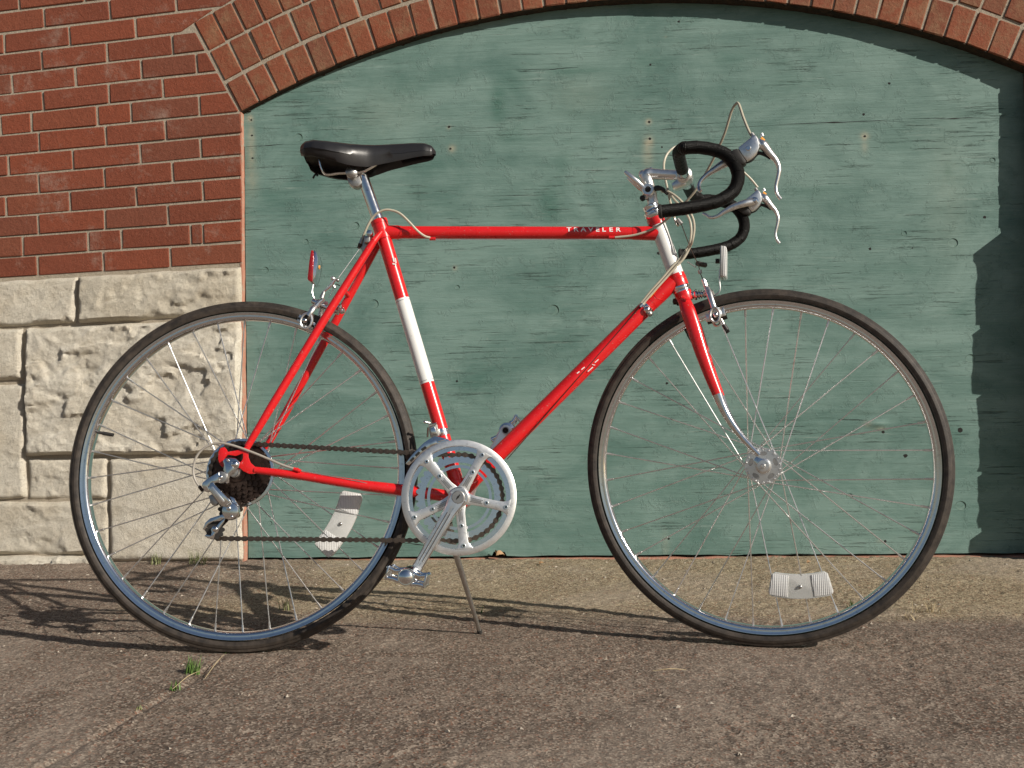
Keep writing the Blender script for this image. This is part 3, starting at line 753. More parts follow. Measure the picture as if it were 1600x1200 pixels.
# lugs
def lug_on(c, d, r, l0, l1, tip=None):
    mb = MB(); mb.tube([c+d*l0, c+d*(l0+.0012), c+d*(l1-.0012), c+d*l1], [r-.0004, r, r, r-.0004], 28); return mb
mb = lug_on(HT0, hax, .0176, -.002, .012); mb.tube([TT_B+(TT_A-TT_B).normalized()*.055, TT_B+(TT_A-TT_B).normalized()*.03, TT_B], [.0133, .0142, .0150], 24)
mb.tube([HT0+hax*.010, HT0+hax*.016], .0171, 28); part(mb, 'head_lug', 'red')
mb = lug_on(HT1, hax, .0176, -.020, .002); mb.tube([DT_A+DT_dir*.06, DT_A+DT_dir*.035, DT_A], [.0158, .0168, .0172], 24)
mb.tube([HT1-hax*.026, HT1-hax*.018], .0170, 28); part(mb, 'head_lug', 'red')
mb = MB(); mb.tube([ST_TOP-sdv*.007, ST_TOP+sdv*.034], .0163, 26)
tdir = (TT_B-TT_A).normalized(); mb.tube([TT_A+tdir*.006, TT_A+tdir*.030, TT_A+tdir*.040], [.0146, .0138, .0130], 24); part(mb, 'seat_lug', 'red')
# arched lug edges, fine shore lines
for (c, d, r, x0) in ((TT_A, tdir, .0138, .030), (DT_A, DT_dir, .0163, .038)):
    pts = []
    for k in range(25):
        t = 2*math.pi*k/24; e = (d.cross(nn)).normalized(); off = .010*math.cos(t*1.0)**2
        pts.append(c+d*(x0+off)+nn*(-math.cos(t))*(r-.0002)+e*math.sin(t)*(r-.0002))
    part(MB().tube(pts[:-1], .0009, 6, closed=True), 'lug_edge', 'red')
# bottom bracket shell
part(MB().lathe(BB, nn, [(.0001, -.036), (.0185, -.036), (.0205, -.034), (.0205, .034), (.0185, .036), (.0001, .036)], 28), 'bottom_bracket', 'red')
part(MB().lathe(BB, nn, [(.0001, -.041), (.0165, -.041), (.0165, -.0362)], 24), 'bottom_bracket_cup', 'alloyd')
# stays
sl_top = W(588, 372, -.016)
near_bot = W(386.5, 698, -.060)
ssn = [W(584, 377, -.020), W(508, 497, -.040), W(423, 637, -.056), near_bot]
part(MB().tube(ssn, [.0072, .0084, .0080, .0066], 16), 'seat_stay', 'red')
def mirf(p):
    q = INV @ V(p); return BM @ V((q.x, -q.y, q.z))
part(MB().tube([mirf(p) for p in ssn], [.0072, .0084, .0080, .0066], 16), 'seat_stay', 'red')
capn = W(596, 362, -.0155)
part(MB().tube([W(584, 377, -.020), capn], [.0074, .0050], 14), 'seat_stay_cap', 'red'); part(MB().tube([mirf(W(584, 377, -.020)), mirf(capn)], [.0074, .0050], 14), 'seat_stay_cap', 'red')
sbr = W(536, 452, 0)
part(MB().tube([W(536, 452, -.033), sbr, mirf(W(536, 452, -.033))], .0055, 12), 'stay_bridge', 'red')
csn = [W(398, 734.5, -.062), W(455, 741, -.060), W(560, 757.5, -.047), W(640, 767, -.036), W(700, 775, -.024)]
part(MB().tube(csn, [.0066, .0078, .0098, .0112, .0112], 16), 'chain_stay', 'red')
part(MB().tube([mirf(p) for p in csn], [.0066, .0078, .0098, .0112, .0112], 16), 'chain_stay', 'red')
part(MB().tube([W(628, 770, -.036), W(628, 770, .036)], .006, 12), 'stay_bridge', 'red')
# dropouts
Q4 = lambda pts, y: [W(280+x/5, 640+z/5, y) for x, z in pts]
dpo = [(322, 300), (352, 293), (368, 310), (376, 330), (440, 320), (488, 308), (520, 285), (552, 290), (540, 340), (538, 372), (556, 415), (590, 446), (594, 500), (545, 502), (500, 480), (468, 452), (476, 418), (497, 385), (497, 342), (440, 362), (380, 352), (352, 380), (350, 430), (338, 452), (316, 430), (303, 385), (306, 330)]
P_ = Q4(dpo, -.066)
part(MB().prism(P_, nn*.0045), 'dropout', 'red', bevel=.0006)
part(MB().prism([mirf(p) for p in P_], nn*.0045), 'dropout', 'red', bevel=.0006)
part(MB().tube([W(463, 733, -.063), W(470, 737, -.063)], .0035, 10), 'cable_stop', 'red')
part(MB().rod(W(458, 732.5, -.066), W(467, 735.5, -.066), .0036, 12), 'cable_stop', 'red')
for q in ((676, 373), (956, 371)):
    c = W(q[0], q[1], -.012); part(MB().tube([c-tdir*.006, c+tdir*.006], [.0036, .0036], 12), 'cable_stop', 'red')
# top tube writing
cu = bpy.data.curves.new('t', 'FONT'); cu.size = 1.0
dg = None
def text_mesh(ch):
    cu_ = bpy.data.curves.new('t', 'FONT'); cu_.body = ch; cu_.size = 1; cu_.offset = .022; cu_.resolution_u = 3
    o = bpy.data.objects.new('t', cu_); COL.objects.link(o); bpy.context.view_layer.update()
    me = bpy.data.meshes.new_from_object(o.evaluated_get(bpy.context.evaluated_depsgraph_get()))
    bpy.data.objects.remove(o); bpy.data.curves.remove(cu_); return me
bpy.data.curves.remove(cu)
def lettering(word, centers, v, height, tubeA, tubedir, r, name, y0ang=0.0, width=1.0, th0=0.0):
    mb = MB(); edn = tubedir.cross(nn).normalized(); 
    if edn.dot(up_) < 0: edn = -edn
    for ch, u in zip(word, centers):
        me = text_mesh(ch); xs_ = [p.co.x for p in me.vertices]; ys_ = [p.co.y for p in me.vertices]
        cx = (min(xs_)+max(xs_))/2; h = max(ys_)-min(ys_); sc = height/h; pc = W(u, v, -r)
        base = tubedir.dot(pc-tubeA)
        vs_ = []
        bm = bmesh.new(); bm.from_mesh(me); bmesh.ops.triangulate(bm, faces=bm.faces); bmesh.ops.subdivide_edges(bm, edges=[e for e in bm.edges if e.calc_length() > .25], cuts=1)
        for p in bm.verts:
            lx = (p.co.x-cx)*sc*width; ly = (p.co.y-min(ys_))*sc-height/2
            th = ly/r+th0
            vs_.append(tubeA+tubedir*(base+lx)-nn*math.cos(th)*(r+.0004)+edn*math.sin(th)*(r+.0004))
        bm.faces.ensure_lookup_table(); bm.verts.index_update()
        mb.add(vs_, [tuple(q.index for q in f.verts) for f in bm.faces]); bm.free(); bpy.data.meshes.remove(me)
    return part(mb, name, 'letter', smooth=False)
lettering('TRAVELER', [889, 900.5, 911.5, 923, 934, 944, 955, 966.5], 363, .0098, TT_A, tdir, .0127, 'lettering', width=1.15, th0=.33)
# small worn decals
def decal(quads, col, y, name='decal'):
    mb = MB()
    for q in quads: mb.prism([W(u, v, y) for u, v in q], nn*.0006)
    return part(mb, name, col, smooth=False)
decal([[(613, 402), (615.5, 402), (616.5, 409), (614.5, 409)], [(616.5, 403), (618.5, 403), (620, 411), (618, 411)], [(613, 411), (619, 412), (619.5, 414), (613.5, 413)]], 'letter', -.0149)
decal([[(901, 583), (905, 580), (906, 581), (902, 584)], [(908, 577), (913, 573), (914, 574), (909, 578)], [(918, 580), (926, 573), (927, 574), (919, 581)], [(929, 566), (935, 561), (935.5, 562), (930, 567)], [(925, 569), (930, 570), (930, 571), (925, 570)]], 'letter', -.0155)
decal([[(1014, 463), (1025, 450), (1027.5, 452), (1016.5, 465)]], 'brass', -.0162)

# ---- wheels
def wheel(C, e1, e2, ax, front):
    rim_prof = [(.3186, .0118), (.3178, .0138), (.3160, .0136), (.3135, .0122), (.3105, .0124), (.3075, .0120), (.3048, .0096), (.3034, .0050), (.3030, 0), (.3034, -.0050), (.3048, -.0096), (.3075, -.0120), (.3105, -.0124), (.3135, -.0122), (.3160, -.0136), (.3178, -.0138), (.3186, -.0118), (.3150, -.0100), (.3150, .0100)]
    rim = part(MB().lathe(C, ax, rim_prof, 180, closedp=True, e1=e2), 'wheel', 'rimchrome')
    tp = []
    for k in range(23):
        t = -2.15+4.3*k/22
        r = .3285+.0135*math.cos(t); h = .0147*math.sin(t)
        if abs(abs(t)-.95) < .11: r -= .0006; h *= .955
        if abs(abs(t)-1.55) < .11: h *= 1.025
        if abs(t) < .8: r = .3285+.0135*(.7+.3*math.cos(t))-.0012*t*t
        tp.append((r, h))
    tyre = part(MB().lathe(C, ax, tp, 200, closedp=True, e1=e2), 'tyre', 'tyre', rim, ang=25)
    fl = .034 if front else .030
    def pol(ang, r, h): return C+e1*(math.cos(ang)*r)+e2*(math.sin(ang)*r)+ax*h
    ph = math.radians(4.3 if front else 1.0)
    hr = .0315
    for k in range(36):
        th = ph+2*math.pi*k/36; side = -1 if k % 2 == 0 else 1; lead = 1 if (k//2) % 2 == 0 else -1
        hb = th+lead*math.radians(62)
        fo = fl if side < 0 else -fl
        h0 = side*((fl if front else (.018 if side < 0 else .034)))+lead*.0018
        p0 = pol(hb, hr, h0); p1 = pol(th, .3035, side*.0018)
        d = (p1-p0).normalized(); L = (p1-p0).length
        part(MB().tube([p0-d*.001, p0+d*.02, p0+d*(L-.0135), p0+d*(L-.013), p0+d*(L+.001)], [.0013, .00118, .00118, .0020, .0022], 6), 'spoke', 'steel', rim)
    if front:
        hp = [(.0001, -.064), (.0030, -.0640), (.0045, -.062), (.0048, -.0585), (.0105, -.0582), (.0110, -.0555), (.0110, -.0535), (.0072, -.0530), (.0078, -.047), (.0125, -.0455), (.0140, -.042), (.0150, -.0355),
              (.0345, -.0352), (.0350, -.0335), (.0345, -.0318), (.0160, -.0300), (.0125, -.0240), (.0120, 0)]
        hp = hp+[(r, -h) for r, h in hp[::-1][1:]]
        hub = part(MB().lathe(C, ax, hp, 40), 'hub', 'alloy', rim)
        for k in range(5):
            t = .3+2*math.pi*k/5; c = pol(t, .0235, -.0357); u = pol(t, .0285, -.0357)-c; vv = ax.cross(u).normalized()*.0075
            part(MB().prism([c+u*math.cos(s)*.85+vv*math.sin(s) for s in np.linspace(0, 2*math.pi, 14, endpoint=False)], ax*.001), 'flange_hole', 'alloyd', rim, smooth=False)
        for k in range(18):
            part(MB().ball(pol(ph+2*math.pi*(k+.2)/18, .0312, -.0358), .0018, 6), 'spoke_head', 'steel', rim)
    else:
        hp = [(.0001, -.074), (.0030, -.0740), (.0046, -.072), (.0050, -.0700), (.0100, -.0695), (.0105, -.0670), (.0060, -.0668), (.0060, -.062), (.0110, -.060), (.0130, -.046), (.0150, -.022), (.0345, -.0200), (.0350, -.018), (.0345, -.0165), (.0150, -.012), (.0120, 0), (.0150, .028), (.0345, .0325), (.0350, .034), (.0345, .0355), (.0140, .038), (.0090, .055), (.0060, .060), (.0060, .0665), (.0105, .067), (.0100, .070), (.0050, .0705), (.0046, .073), (.0001, .074)]
        part(MB().lathe(C, ax, hp, 36), 'hub', 'alloyd', rim)
    return rim, pol
fw, fpol = wheel(FC, a2, up2, n2, True)
rw, rpol = wheel(RC, a_, up_, nn, False)
def arc_reflector(pol0, parent, c_ang, half, r0, r1, y, twist=0.0):
    cc0 = pol0(math.radians(c_ang), (r0+r1)/2, y); axr = (pol0(0, 1, 1)-pol0(0, 1, 0)).normalized(); RM = Matrix.Rotation(math.radians(twist), 3, axr)
    def pol(t, r, h): return RM @ (pol0(t, r, h)-cc0)+cc0
    n = 18; th = .009; o_ = []; i_ = []
    for k in range(n+1):
        t = math.radians(c_ang-half+2*half*k/n); e = abs(k/n-.5)*2
        rr0 = r0+(.006*max(0, e-.9)*10 if e > .9 else 0); rr1 = r1-(.006*max(0, e-.9)*10 if e > .9 else 0)
        o_.append((t, rr1)); i_.append((t, rr0))
    for nm, sgn in (('a', 1),):
        mb = MB(); mb.prism([pol(t, r, y) for t, r in o_+i_[::-1]], (pol(0, 1, 1)-pol(0, 1, 0))*th)
        part(mb, 'wheel_reflector', 'reflector', parent, bevel=.0012)
    c = pol(math.radians(c_ang), (r0+r1)/2, y)
    part(MB().ball(c-axr*.001, .0036, 10), 'screw', 'alloyd', parent)
    for f0, f1 in ((-.97, -.40), (.40, .97)):
        ts_ = [math.radians(c_ang+half*(f0+(f1-f0)*k/8)) for k in range(9)]
        part(MB().prism([pol(t, r1-.003, y-.0012) for t in ts_]+[pol(t, r0+.003, y-.0012) for t in ts_[::-1]], axr*.002), 'reflector_lens', 'lens', parent, bevel=.0004)
arc_reflector(fpol, fw, -75.5, 13.6, .212, .258, -.012, 13)
arc_reflector(rpol, rw, -27.5, 17.0, .196, .240, -.006)
v0, v1 = rpol(math.radians(163.8), .303, 0), rpol(math.radians(163.2), .272, 0)
part(MB().tube([v0, v0.lerp(v1, .3), v0.lerp(v1, .31), v1], [.003, .003, .0038, .0034], 10), 'valve', 'rubber', rw)
v0, v1 = fpol(math.radians(117.2), .303, 0), fpol(math.radians(117.2), .272, 0)
part(MB().tube([v0, v0.lerp(v1, .3), v0.lerp(v1, .31), v1], [.003, .003, .0038, .0034], 10), 'valve', 'rubber', fw)

# ---- freewheel, spoke protector
def gear(C, e1, e2, ax, rr, teeth, y0, y1, bore, tooth=.0028, seg=6):
    vs_ = []; n = teeth*4; mb = MB(); out = []
    for k in range(n):
        t = 2*math.pi*k/n; r = rr+tooth*(1 if k % 4 in (0,) else (.55 if k % 4 in (1, 3) else -.9))
        out.append((t, r))
    for yy in (y0, y1):
        for t, r in out: vs_.append(C+e1*math.cos(t)*r+e2*math.sin(t)*r+ax*yy)
        for t, r in out: vs_.append(C+e1*math.cos(t)*bore+e2*math.sin(t)*bore+ax*yy)
    fs = []
    for k in range(n):
        k2 = (k+1) % n
        fs += [(k, k2, n+k2, n+k), (2*n+k, 3*n+k, 3*n+k2, 2*n+k2), (k, 2*n+k, 2*n+k2, k2), (n+k, n+k2, 3*n+k2, 3*n+k)]
    return mb.add(vs_, fs)
for teeth, rr, y in ((28, .0566, -.0250), (24, .0486, -.0305), (21, .0425, -.0360), (17, .0344, -.0415), (14, .0284, -.0470)):
    part(gear(RC, a_, up_, nn, rr, teeth, y, y+.002, .018), 'sprocket', 'cog', rw, smooth=False)
part(MB().lathe(RC, nn, [(.018, -.022), (.019, -.050), (.012, -.051), (.010, -.049)], 30), 'freewheel_body', 'cog', rw)
part(MB().lathe(RC, nn, [(.0655, -.0215), (.0668, -.0226), (.0655, -.0245), (.0610, -.0248), (.0585, -.0232), (.0585, -.0218)], 64, closedp=True), 'spoke_protector', 'rimchrome', rw)
part(MB().lathe(RC, nn, [(.0590, -.0225), (.0590, -.0222), (.014, -.0222), (.014, -.0228)], 48, closedp=True), 'spoke_protector', 'cog', rw)

# ---- crankset
CY = -.062
cr = part(MB().lathe(bbp(0), nn, [(.0972, CY), (.1072, CY), (.1086, CY+.0009), (.1086, CY+.0030), (.1072, CY+.004), (.0982, CY+.004), (.0972, CY+.003)], 128, closedp=True), 'crankset', 'bright')
def bpol(ang, r, y): return B(BBx+math.cos(ang)*r, y, BBz+math.sin(ang)*r)
def annulus_teeth(rr, teeth, bore, y0, th, name, slots=False):
    part(gear(bbp(0), a_, up_, nn, rr, teeth, y0, y0+th, bore, .0032), name, 'rimchrome', cr, smooth=False)
annulus_teeth(.1035, 52, .0885, CY+.0095, .0022, 'chainring')
annulus_teeth(.0805, 40, .0660, CY+.0165, .0022, 'chainring')
part(MB().lathe(bbp(0), nn, [(.0560, CY+.016), (.0615, CY+.016), (.0615, CY+.019), (.0560, CY+.019)], 72, closedp=True), 'chainring_carrier', 'rimchrome', cr)
arms = [60.3, -12.4, -84.4, -156.4, 131.6]
for A in arms:
    t = math.radians(A); ts = t+math.pi/2
    def ap(r, w_): return bbp(CY-.0008)+(bpol(t, r, CY)-bbp(CY))+(bpol(ts, w_, CY)-bbp(CY))
    poly = [(.012, -.0120), (.030, -.0088), (.050, -.0084), (.070, -.0082), (.084, -.0092), (.0925, -.0125), (.0972, -.0175), (.0972, .0175), (.0925, .0125), (.084, .0092), (.070, .0082), (.050, .0084), (.030, .0088), (.012, .0120)]
    sp = part(MB().prism([ap(r, w_) for r, w_ in poly], nn*.0075), 'spider_arm', 'bright', cr, bevel=.0010)
    gv = [(.024, -.0022), (.043, -.0018), (.0440, 0), (.043, .0018), (.024, .0022)]
    for sgn in (1,):
        outl = [(.021, -.0040), (.0455, -.0036), (.0455, .0036), (.021, .0040)]
        part(MB().prism([ap(r, w_)-nn*.0003 for r, w_ in gv], nn*.0006), 'arm_groove', 'alloyd', cr, smooth=False)
        for w_ in (-.0034, .0034):
            part(MB().tube([ap(.022, w_)-nn*.0001, ap(.046, w_*.9)-nn*.0001], .0004, 5), 'arm_groove', 'hole', cr)
    for rb in (.0905, .0535):
        c = bpol(t, rb, CY-.0010)
        part(MB().lathe(c, -nn, [(.0001, .0006), (.0017, .0006), (.0020, .0018), (.0036, .0018), (.0040, .0008), (.0040, -.002)], 14), 'chainring_bolt', 'chrome', cr)
        part(MB().lathe(c, -nn, [(.0001, .0009), (.0019, .0009), (.0019, .0004)], 6), 'bolt_socket', 'hole', cr, smooth=False)
    # spacer posts carrying the rings
    part(MB().rod(bpol(t, .0905, CY), bpol(t, .0905, CY+.011), .0032, 10), 'chainring_post', 'alloyd', cr)
    part(MB().rod(bpol(t, .0605, CY), bpol(t, .0605, CY+.020), .0032, 10), 'chainring_post', 'alloyd', cr)
part(MB().lathe(bbp(0), nn, [(.0001, CY-.006), (.0172, CY-.006), (.0195, CY-.004), (.0195, CY+.012), (.010, CY+.014)], 36), 'crank_boss', 'alloy', cr)
# drive crank arm
PC = W(645, 899, CY-.012)
PCl = INV @ PC; pdx, pdz = PCl.x-BBx, PCl.z-RW-BBz
CL = math.hypot(pdx, pdz); ca = math.atan2(pdz, pdx)
def arm_mesh(ang, ys, length, sgn):
    t = ang; mb = MB(); sec = []
    prof = [(0.0, .0165), (.012, .0160), (.022, .0135), (.032, .0118), (.06, .0110), (.10, .0102), (.13, .0096), (length-.022, .0094), (length-.010, .0112), (length, .0118), (length+.008, .0096), (length+.0118, .0035)]
    rows_ = []
    for r, w_ in prof:
        th = .0062 if r > .02 else .0068
        off = ys+sgn*(-.004*min(1, r/.05))
        c = bbp(off)+(bpol(t, r, 0)-bbp(0)); s_ = bpol(t+math.pi/2, 1, 0)-bbp(0)
        ring_ = []
        for (fw_, fy) in ((-1, .35), (-.8, .95), (-.25, 1), (-.18, .72), (.18, .72), (.25, 1), (.8, .95), (1, .35), (1, -.6), (.8, -1), (-.8, -1), (-1, -.6)):
            g_ = fy if not (abs(fw_) < .2 and (r < .03 or r > length-.03)) else 1.0
            ring_.append(c+s_*(w_*fw_)+nn*(sgn*-1*th*g_*-1 if False else (-g_*th*sgn)))
        rows_.append(ring_)
    vs_ = [p for q in rows_ for p in q]; m = 12
    fs = [(i*m+k, i*m+(k+1) % m, (i+1)*m+(k+1) % m, (i+1)*m+k) for i in range(len(prof)-1) for k in range(m)]+[tuple(range(m)), tuple((len(prof)-1)*m+k for k in range(m))]
    return mb.add(vs_, fs)
part(arm_mesh(ca, CY-.0078, CL, 1), 'crank_arm', 'alloy', cr, ang=28)
part(MB().lathe(bbp(0), nn, [(.0001, CY-.0170), (.0110, CY-.0170), (.0122, CY-.0160), (.0122, CY-.012)], 30), 'dust_cap', 'alloyd', cr)
c = bbp(CY-.0171); part(MB().box(c, (bpol(.9, .0055, 0)-bbp(0)), nn*.0004, (bpol(.9+math.pi/2, .0011, 0)-bbp(0))), 'dust_cap_slot', 'hole', cr, smooth=False)
part(MB().box(c, (bpol(.9, .0018, 0)-bbp(0)), nn*.0005, (bpol(.9+math.pi/2, .0018, 0)-bbp(0))), 'dust_cap_slot', 'hole', cr, smooth=False)
for w_ in (-.0030, .0030):
    def gp2(r): return bbp(CY-.0182)+(bpol(ca, r, 0)-bbp(0))+(bpol(ca+math.pi/2, w_, 0)-bbp(0))
    part(MB().tube([gp2(.034), gp2(CL-.030)], .0006, 6), 'arm_groove', 'cog', cr)
# left crank arm
FC_ = W(790, 673, .066); q = INV @ FC_; fdx, fdz = q.x-BBx, q.z-RW-BBz
lc = part(arm_mesh(math.atan2(fdz, fdx), .070, math.hypot(fdx, fdz), -1), 'crank_arm', 'alloy')
ea = math.atan2(fdz, fdx)
part(MB().lathe(bpol(ea, math.hypot(fdx, fdz), .058), nn, [(.0001, -.0006), (.0058, -.0006), (.0058, .002)], 16), 'pedal_hole', 'hole', lc)
part(MB().lathe(bpol(ea, math.hypot(fdx, fdz), .0575), nn, [(.0060, -.0008), (.0075, -.0008), (.0075, .002), (.006, .002)], 20, closedp=True), 'pedal_axle_end', 'alloyd', lc)
def pedal(C, e1, e2, ax, out):
    """platform cage pedal; out = direction away from the crank"""
    body = part(MB().lathe(C, out, [(.0001, -.004), (.0080, -.004), (.0085, .004), (.0160, .006), (.0175, .010), (.0160, .016), (.0120, .022), (.0105, .045), (.0115, .062), (.0130, .070), (.0155, .073), (.0155, .080), (.0140, .082), (.0125, .0820), (.0120, .0870), (.0080, .0895), (.0001, .0900)], 30), 'pedal', 'chrome')
    for yy in (.018, .078):
        for s in (-1, 1):
            # bowed side plate halves with an oval slot
            o_, i_ = [], []
            up_pts = [(.010, .0085), (.022, .0060), (.031, .0085), (.0345, .0110)]
            lo_pts = [(.010, -.0105), (.022, -.0085), (.031, -.0085), (.0345, -.0100)]
            for tag_, ls in (('u', up_pts), ('l', lo_pts)):
                mb = MB()
                mb.tube([C+e1*(s*x)+e2*z+out*yy for x, z in ls], [.0040, .0034, .0034, .0032], 8, flat=.35, ref=out)
                part(mb, 'cage_plate', 'chrome', body)
            part(MB().box(C+e1*(s*.0345)+out*yy, e1*.0016, out*.004, e2*.0125), 'cage_plate', 'chrome', body, bevel=.0006)
    for s in (-1, 1):
        part(MB().box(C+e1*(s*.0352)+out*.048, e1*.0010, out*.034, e2*.0100), 'cage_plate', 'alloyd', body, bevel=.0005)
        for zz in (-1, 1):
            part(MB().box(C+e1*(s*.0358)+e2*.0095*zz+out*.048, e1*.0022, out*.032, e2*.0012), 'cage_tooth', 'chrome', body)
    return body
pang = math.radians(-13)
pe1 = a_*math.cos(pang)+up_*math.sin(pang); pe2 = -a_*math.sin(pang)+up_*math.cos(pang)
pedal(W(643, 898, -.078), pe1, pe2, nn, -nn)
# the far pedal folded behind the down tube
pe1 = a_*math.cos(.75)+up_*math.sin(.75); pe2 = -a_*math.sin(.75)+up_*math.cos(.75)
pedal(W(792, 672, .078), pe1, pe2, nn, nn)

# ---- rear derailleur
D7 = lambda pts, y: [W(300+x/6.664, 670+z/6.664, y) for x, z in pts]
YD = -.070
der = part(MB().prism(D7([(318, 330), (340, 303), (400, 300), (455, 306), (500, 352), (488, 400), (450, 440), (412, 470), (386, 500), (383, 570), (350, 572), (345, 480), (322, 430), (330, 375)], YD-.006), nn*.010), 'rear_derailleur', 'chrome', bevel=.0022)
def D7c(x, z, y): return D7([(x, z)], y)[0]
part(MB().ball(D7c(445, 372, YD-.007), .0068, 16, ax=nn, sq=.6), 'mounting_bolt', 'chrome', der)
part(MB().ball(D7c(372, 326, YD-.0072), .0028, 10), 'pivot_screw', 'chrome', der)
part(MB().prism([D7c(300+62*math.cos(t), 505+62*math.sin(t), YD-.012) for t in np.linspace(0, 2*math.pi, 24, endpoint=False)], nn*.012), 'upper_knuckle', 'alloyd', der, bevel=.0012)
part(MB().ball(D7c(296, 505, YD-.0125), .0045, 14, ax=nn, sq=.6), 'pivot_bolt', 'chrome', der)
part(MB().prism(D7([(280, 448), (150, 525), (108, 560), (100, 590), (130, 650), (165, 665), (185, 640), (165, 600), (250, 560), (290, 560)], YD-.0135), nn*.006), 'upper_knuckle', 'chrome', der, bevel=.0012)
part(MB().prism(D7([(190, 560), (215, 558), (390, 740), (395, 765), (330, 812), (305, 805), (172, 640), (170, 610)], YD-.0165), nn*.009), 'parallelogram', 'chrome', der, bevel=.0014)
part(MB().prism(D7([(196, 600), (214, 600), (335, 745), (335, 762), (318, 770), (195, 632)], YD-.0178), nn*.002), 'parallelogram', 'alloy', der, bevel=.0005)
part(MB().prism(D7([(205, 680), (170, 700), (190, 770), (215, 800), (250, 800), (270, 770)], YD-.006), nn*.010), 'parallelogram', 'alloyd', der, bevel=.0012)
part(MB().prism([D7c(395+88*math.cos(t), 855+95*math.sin(t), YD-.008) for t in np.linspace(0, 2*math.pi, 28, endpoint=False)], nn*.016), 'lower_knuckle', 'chrome', der, bevel=.003)
part(MB().prism(D7([(395, 700), (440, 720), (480, 800), (480, 860), (430, 860), (380, 760)], YD-.002), nn*.010), 'lower_knuckle', 'chrome', der, bevel=.0015)
part(MB().ball(D7c(382, 828, YD-.0085), .0046, 14, ax=nn, sq=.5), 'pivot_bolt', 'chrome', der)
part(MB().ball(D7c(415, 915, YD-.0080), .0026, 10, ax=nn), 'pivot_screw', 'chrome', der)
part(MB().prism(D7([(355, 880), (270, 905), (190, 930), (140, 975), (112, 1040), (130, 1060), (165, 1000), (220, 965), (290, 960), (330, 935), (370, 940)], YD-.000), nn*.003), 'cage_plate', 'chrome', der, bevel=.0008)
part(MB().prism(D7([(345, 930), (300, 960), (255, 1010), (215, 1015), (195, 1050), (205, 1080), (195, 1110), (150, 1100), (125, 1112), (160, 1140), (225, 1150), (240, 1100), (268, 1080), (285, 1040), (330, 975)], YD+.0005), nn*.0028), 'cage_plate', 'chrome', der, bevel=.0008)
PL2 = D7c(238, 1052, YD+.010); PL1 = D7c(372, 835, YD+.012)
for c in (PL1, PL2):
    part(gear(c-nn*.0, a_, up_, nn, .0165, 10, -.002, .003, .003, .0022), 'pulley', 'rubber', der, smooth=False)
part(MB().ball(D7c(240, 1045, YD-.001), .0055, 14, ax=nn, sq=.6), 'pulley_bolt', 'chrome', der)
part(MB().prism([p+nn*.016 for p in D7([(355, 840), (300, 900), (200, 1010), (190, 1080), (230, 1100), (300, 1010), (400, 900)], YD)], nn*.002), 'cage_plate', 'cog', der)

# ---- chain
def path_chain():
    pts = []
    yr, yf = -.0245, CY+.0175
    rC, rF = .0572, .0815
    # upper run
    def cog(t): return B(rC*math.cos(t), yr, rC*math.sin(t))
    def rng2(t): return bpol(t, rF, yf)
    t_up = math.radians(93); t_lo = math.radians(-87)
    pts += [cog(t) for t in np.radians(np.linspace(205, 96, 12))]
    pts += [rng2(t) for t in np.radians(np.linspace(99, -96, 40))]
    p2l = INV @ PL2; p1l = INV @ PL1
    def pu(c, r, t, y): return BM @ V((c.x+r*math.cos(t), y, c.z+r*math.sin(t)))
    pts += [pu(p2l, .0165, t, -.042) for t in np.radians(np.linspace(-85, -200, 7))]
    pts += [pu(p1l, .0165, t, -.036) for t in np.radians(np.linspace(-45, 30, 5))]
    return pts
cp = path_chain()
# resample with the exact pitch
cum = [0]
cpc = cp+[cp[0]]
for p, q in zip(cpc[:-1], cpc[1:]): cum.append(cum[-1]+(q-p).length)
LT = cum[-1]; nl = round(LT/.0127); nl += nl % 2
def at(s):
    s %= LT; i = int(np.searchsorted(cum, s, 'right'))-1; i = min(i, len(cpc)-2); t = (s-cum[i])/max(1e-9, cum[i+1]-cum[i]); return cpc[i].lerp(cpc[i+1], t)
sagp = []
def link_mesh(outer):
    mb = MB(); y = .0046 if outer else .0031; h = .0050
    for s in (-1, 1):
        pr = []
        for k in range(7): t = math.pi/2+math.pi*k/6; pr.append((-.00635+h*math.cos(t), h*math.sin(t)))
        pr.append((0, -h*.50))
        for k in range(7): t = -math.pi/2+math.pi*k/6; pr.append((.00635+h*math.cos(t), h*math.sin(t)))
        pr.append((0, h*.50))
        mb.prism([(x, s*y-.0006, z) for x, z in pr], (0, .0011, 0))
    for x in (-.00635, .00635):
        if outer: mb.lathe((x, 0, 0), (0, 1, 0), [(.0001, -.0058), (.0016, -.0058), (.0018, -.0050), (.0018, .0050), (.0016, .0058), (.0001, .0058)], 8)
        else: mb.lathe((x, 0, 0), (0, 1, 0), [(.0036, -.0028), (.0036, .0028)], 10)
    return mb
chain = bpy.data.objects.new('chain', None)
lm = []
for outer in (True, False):
    o = link_mesh(outer).obj('link', M['darksteel'], None, smooth=False); lm.append(o.data); COL.objects.unlink(o); bpy.data.objects.remove(o)
lnk0 = None
first = True
for k in range(nl):
    p0 = INV @ at(LT*k/nl); p1 = INV @ at(LT*(k+1)/nl)
    x = (p1-p0).normalized(); yv = V((0, 1, 0)); z = x.cross(yv).normalized(); yv = z.cross(x)
    mt = Matrix(((x.x, yv.x, z.x), (x.y, yv.y, z.y), (x.z, yv.z, z.z))).to_4x4(); mt.translation = (p0+p1)/2
    if first:
        # chain part: the joining link is the part's own mesh
        chain = bpy.data.objects.new('chain', lm[k % 2]); COL.objects.link(chain); chain.parent = bike; chain.matrix_local = mt; CHI = mt.inverted(); first = False
    else:
        o = bpy.data.objects.new('link', lm[k % 2]); COL.objects.link(o); o.parent = chain; o.matrix_local = CHI @ mt

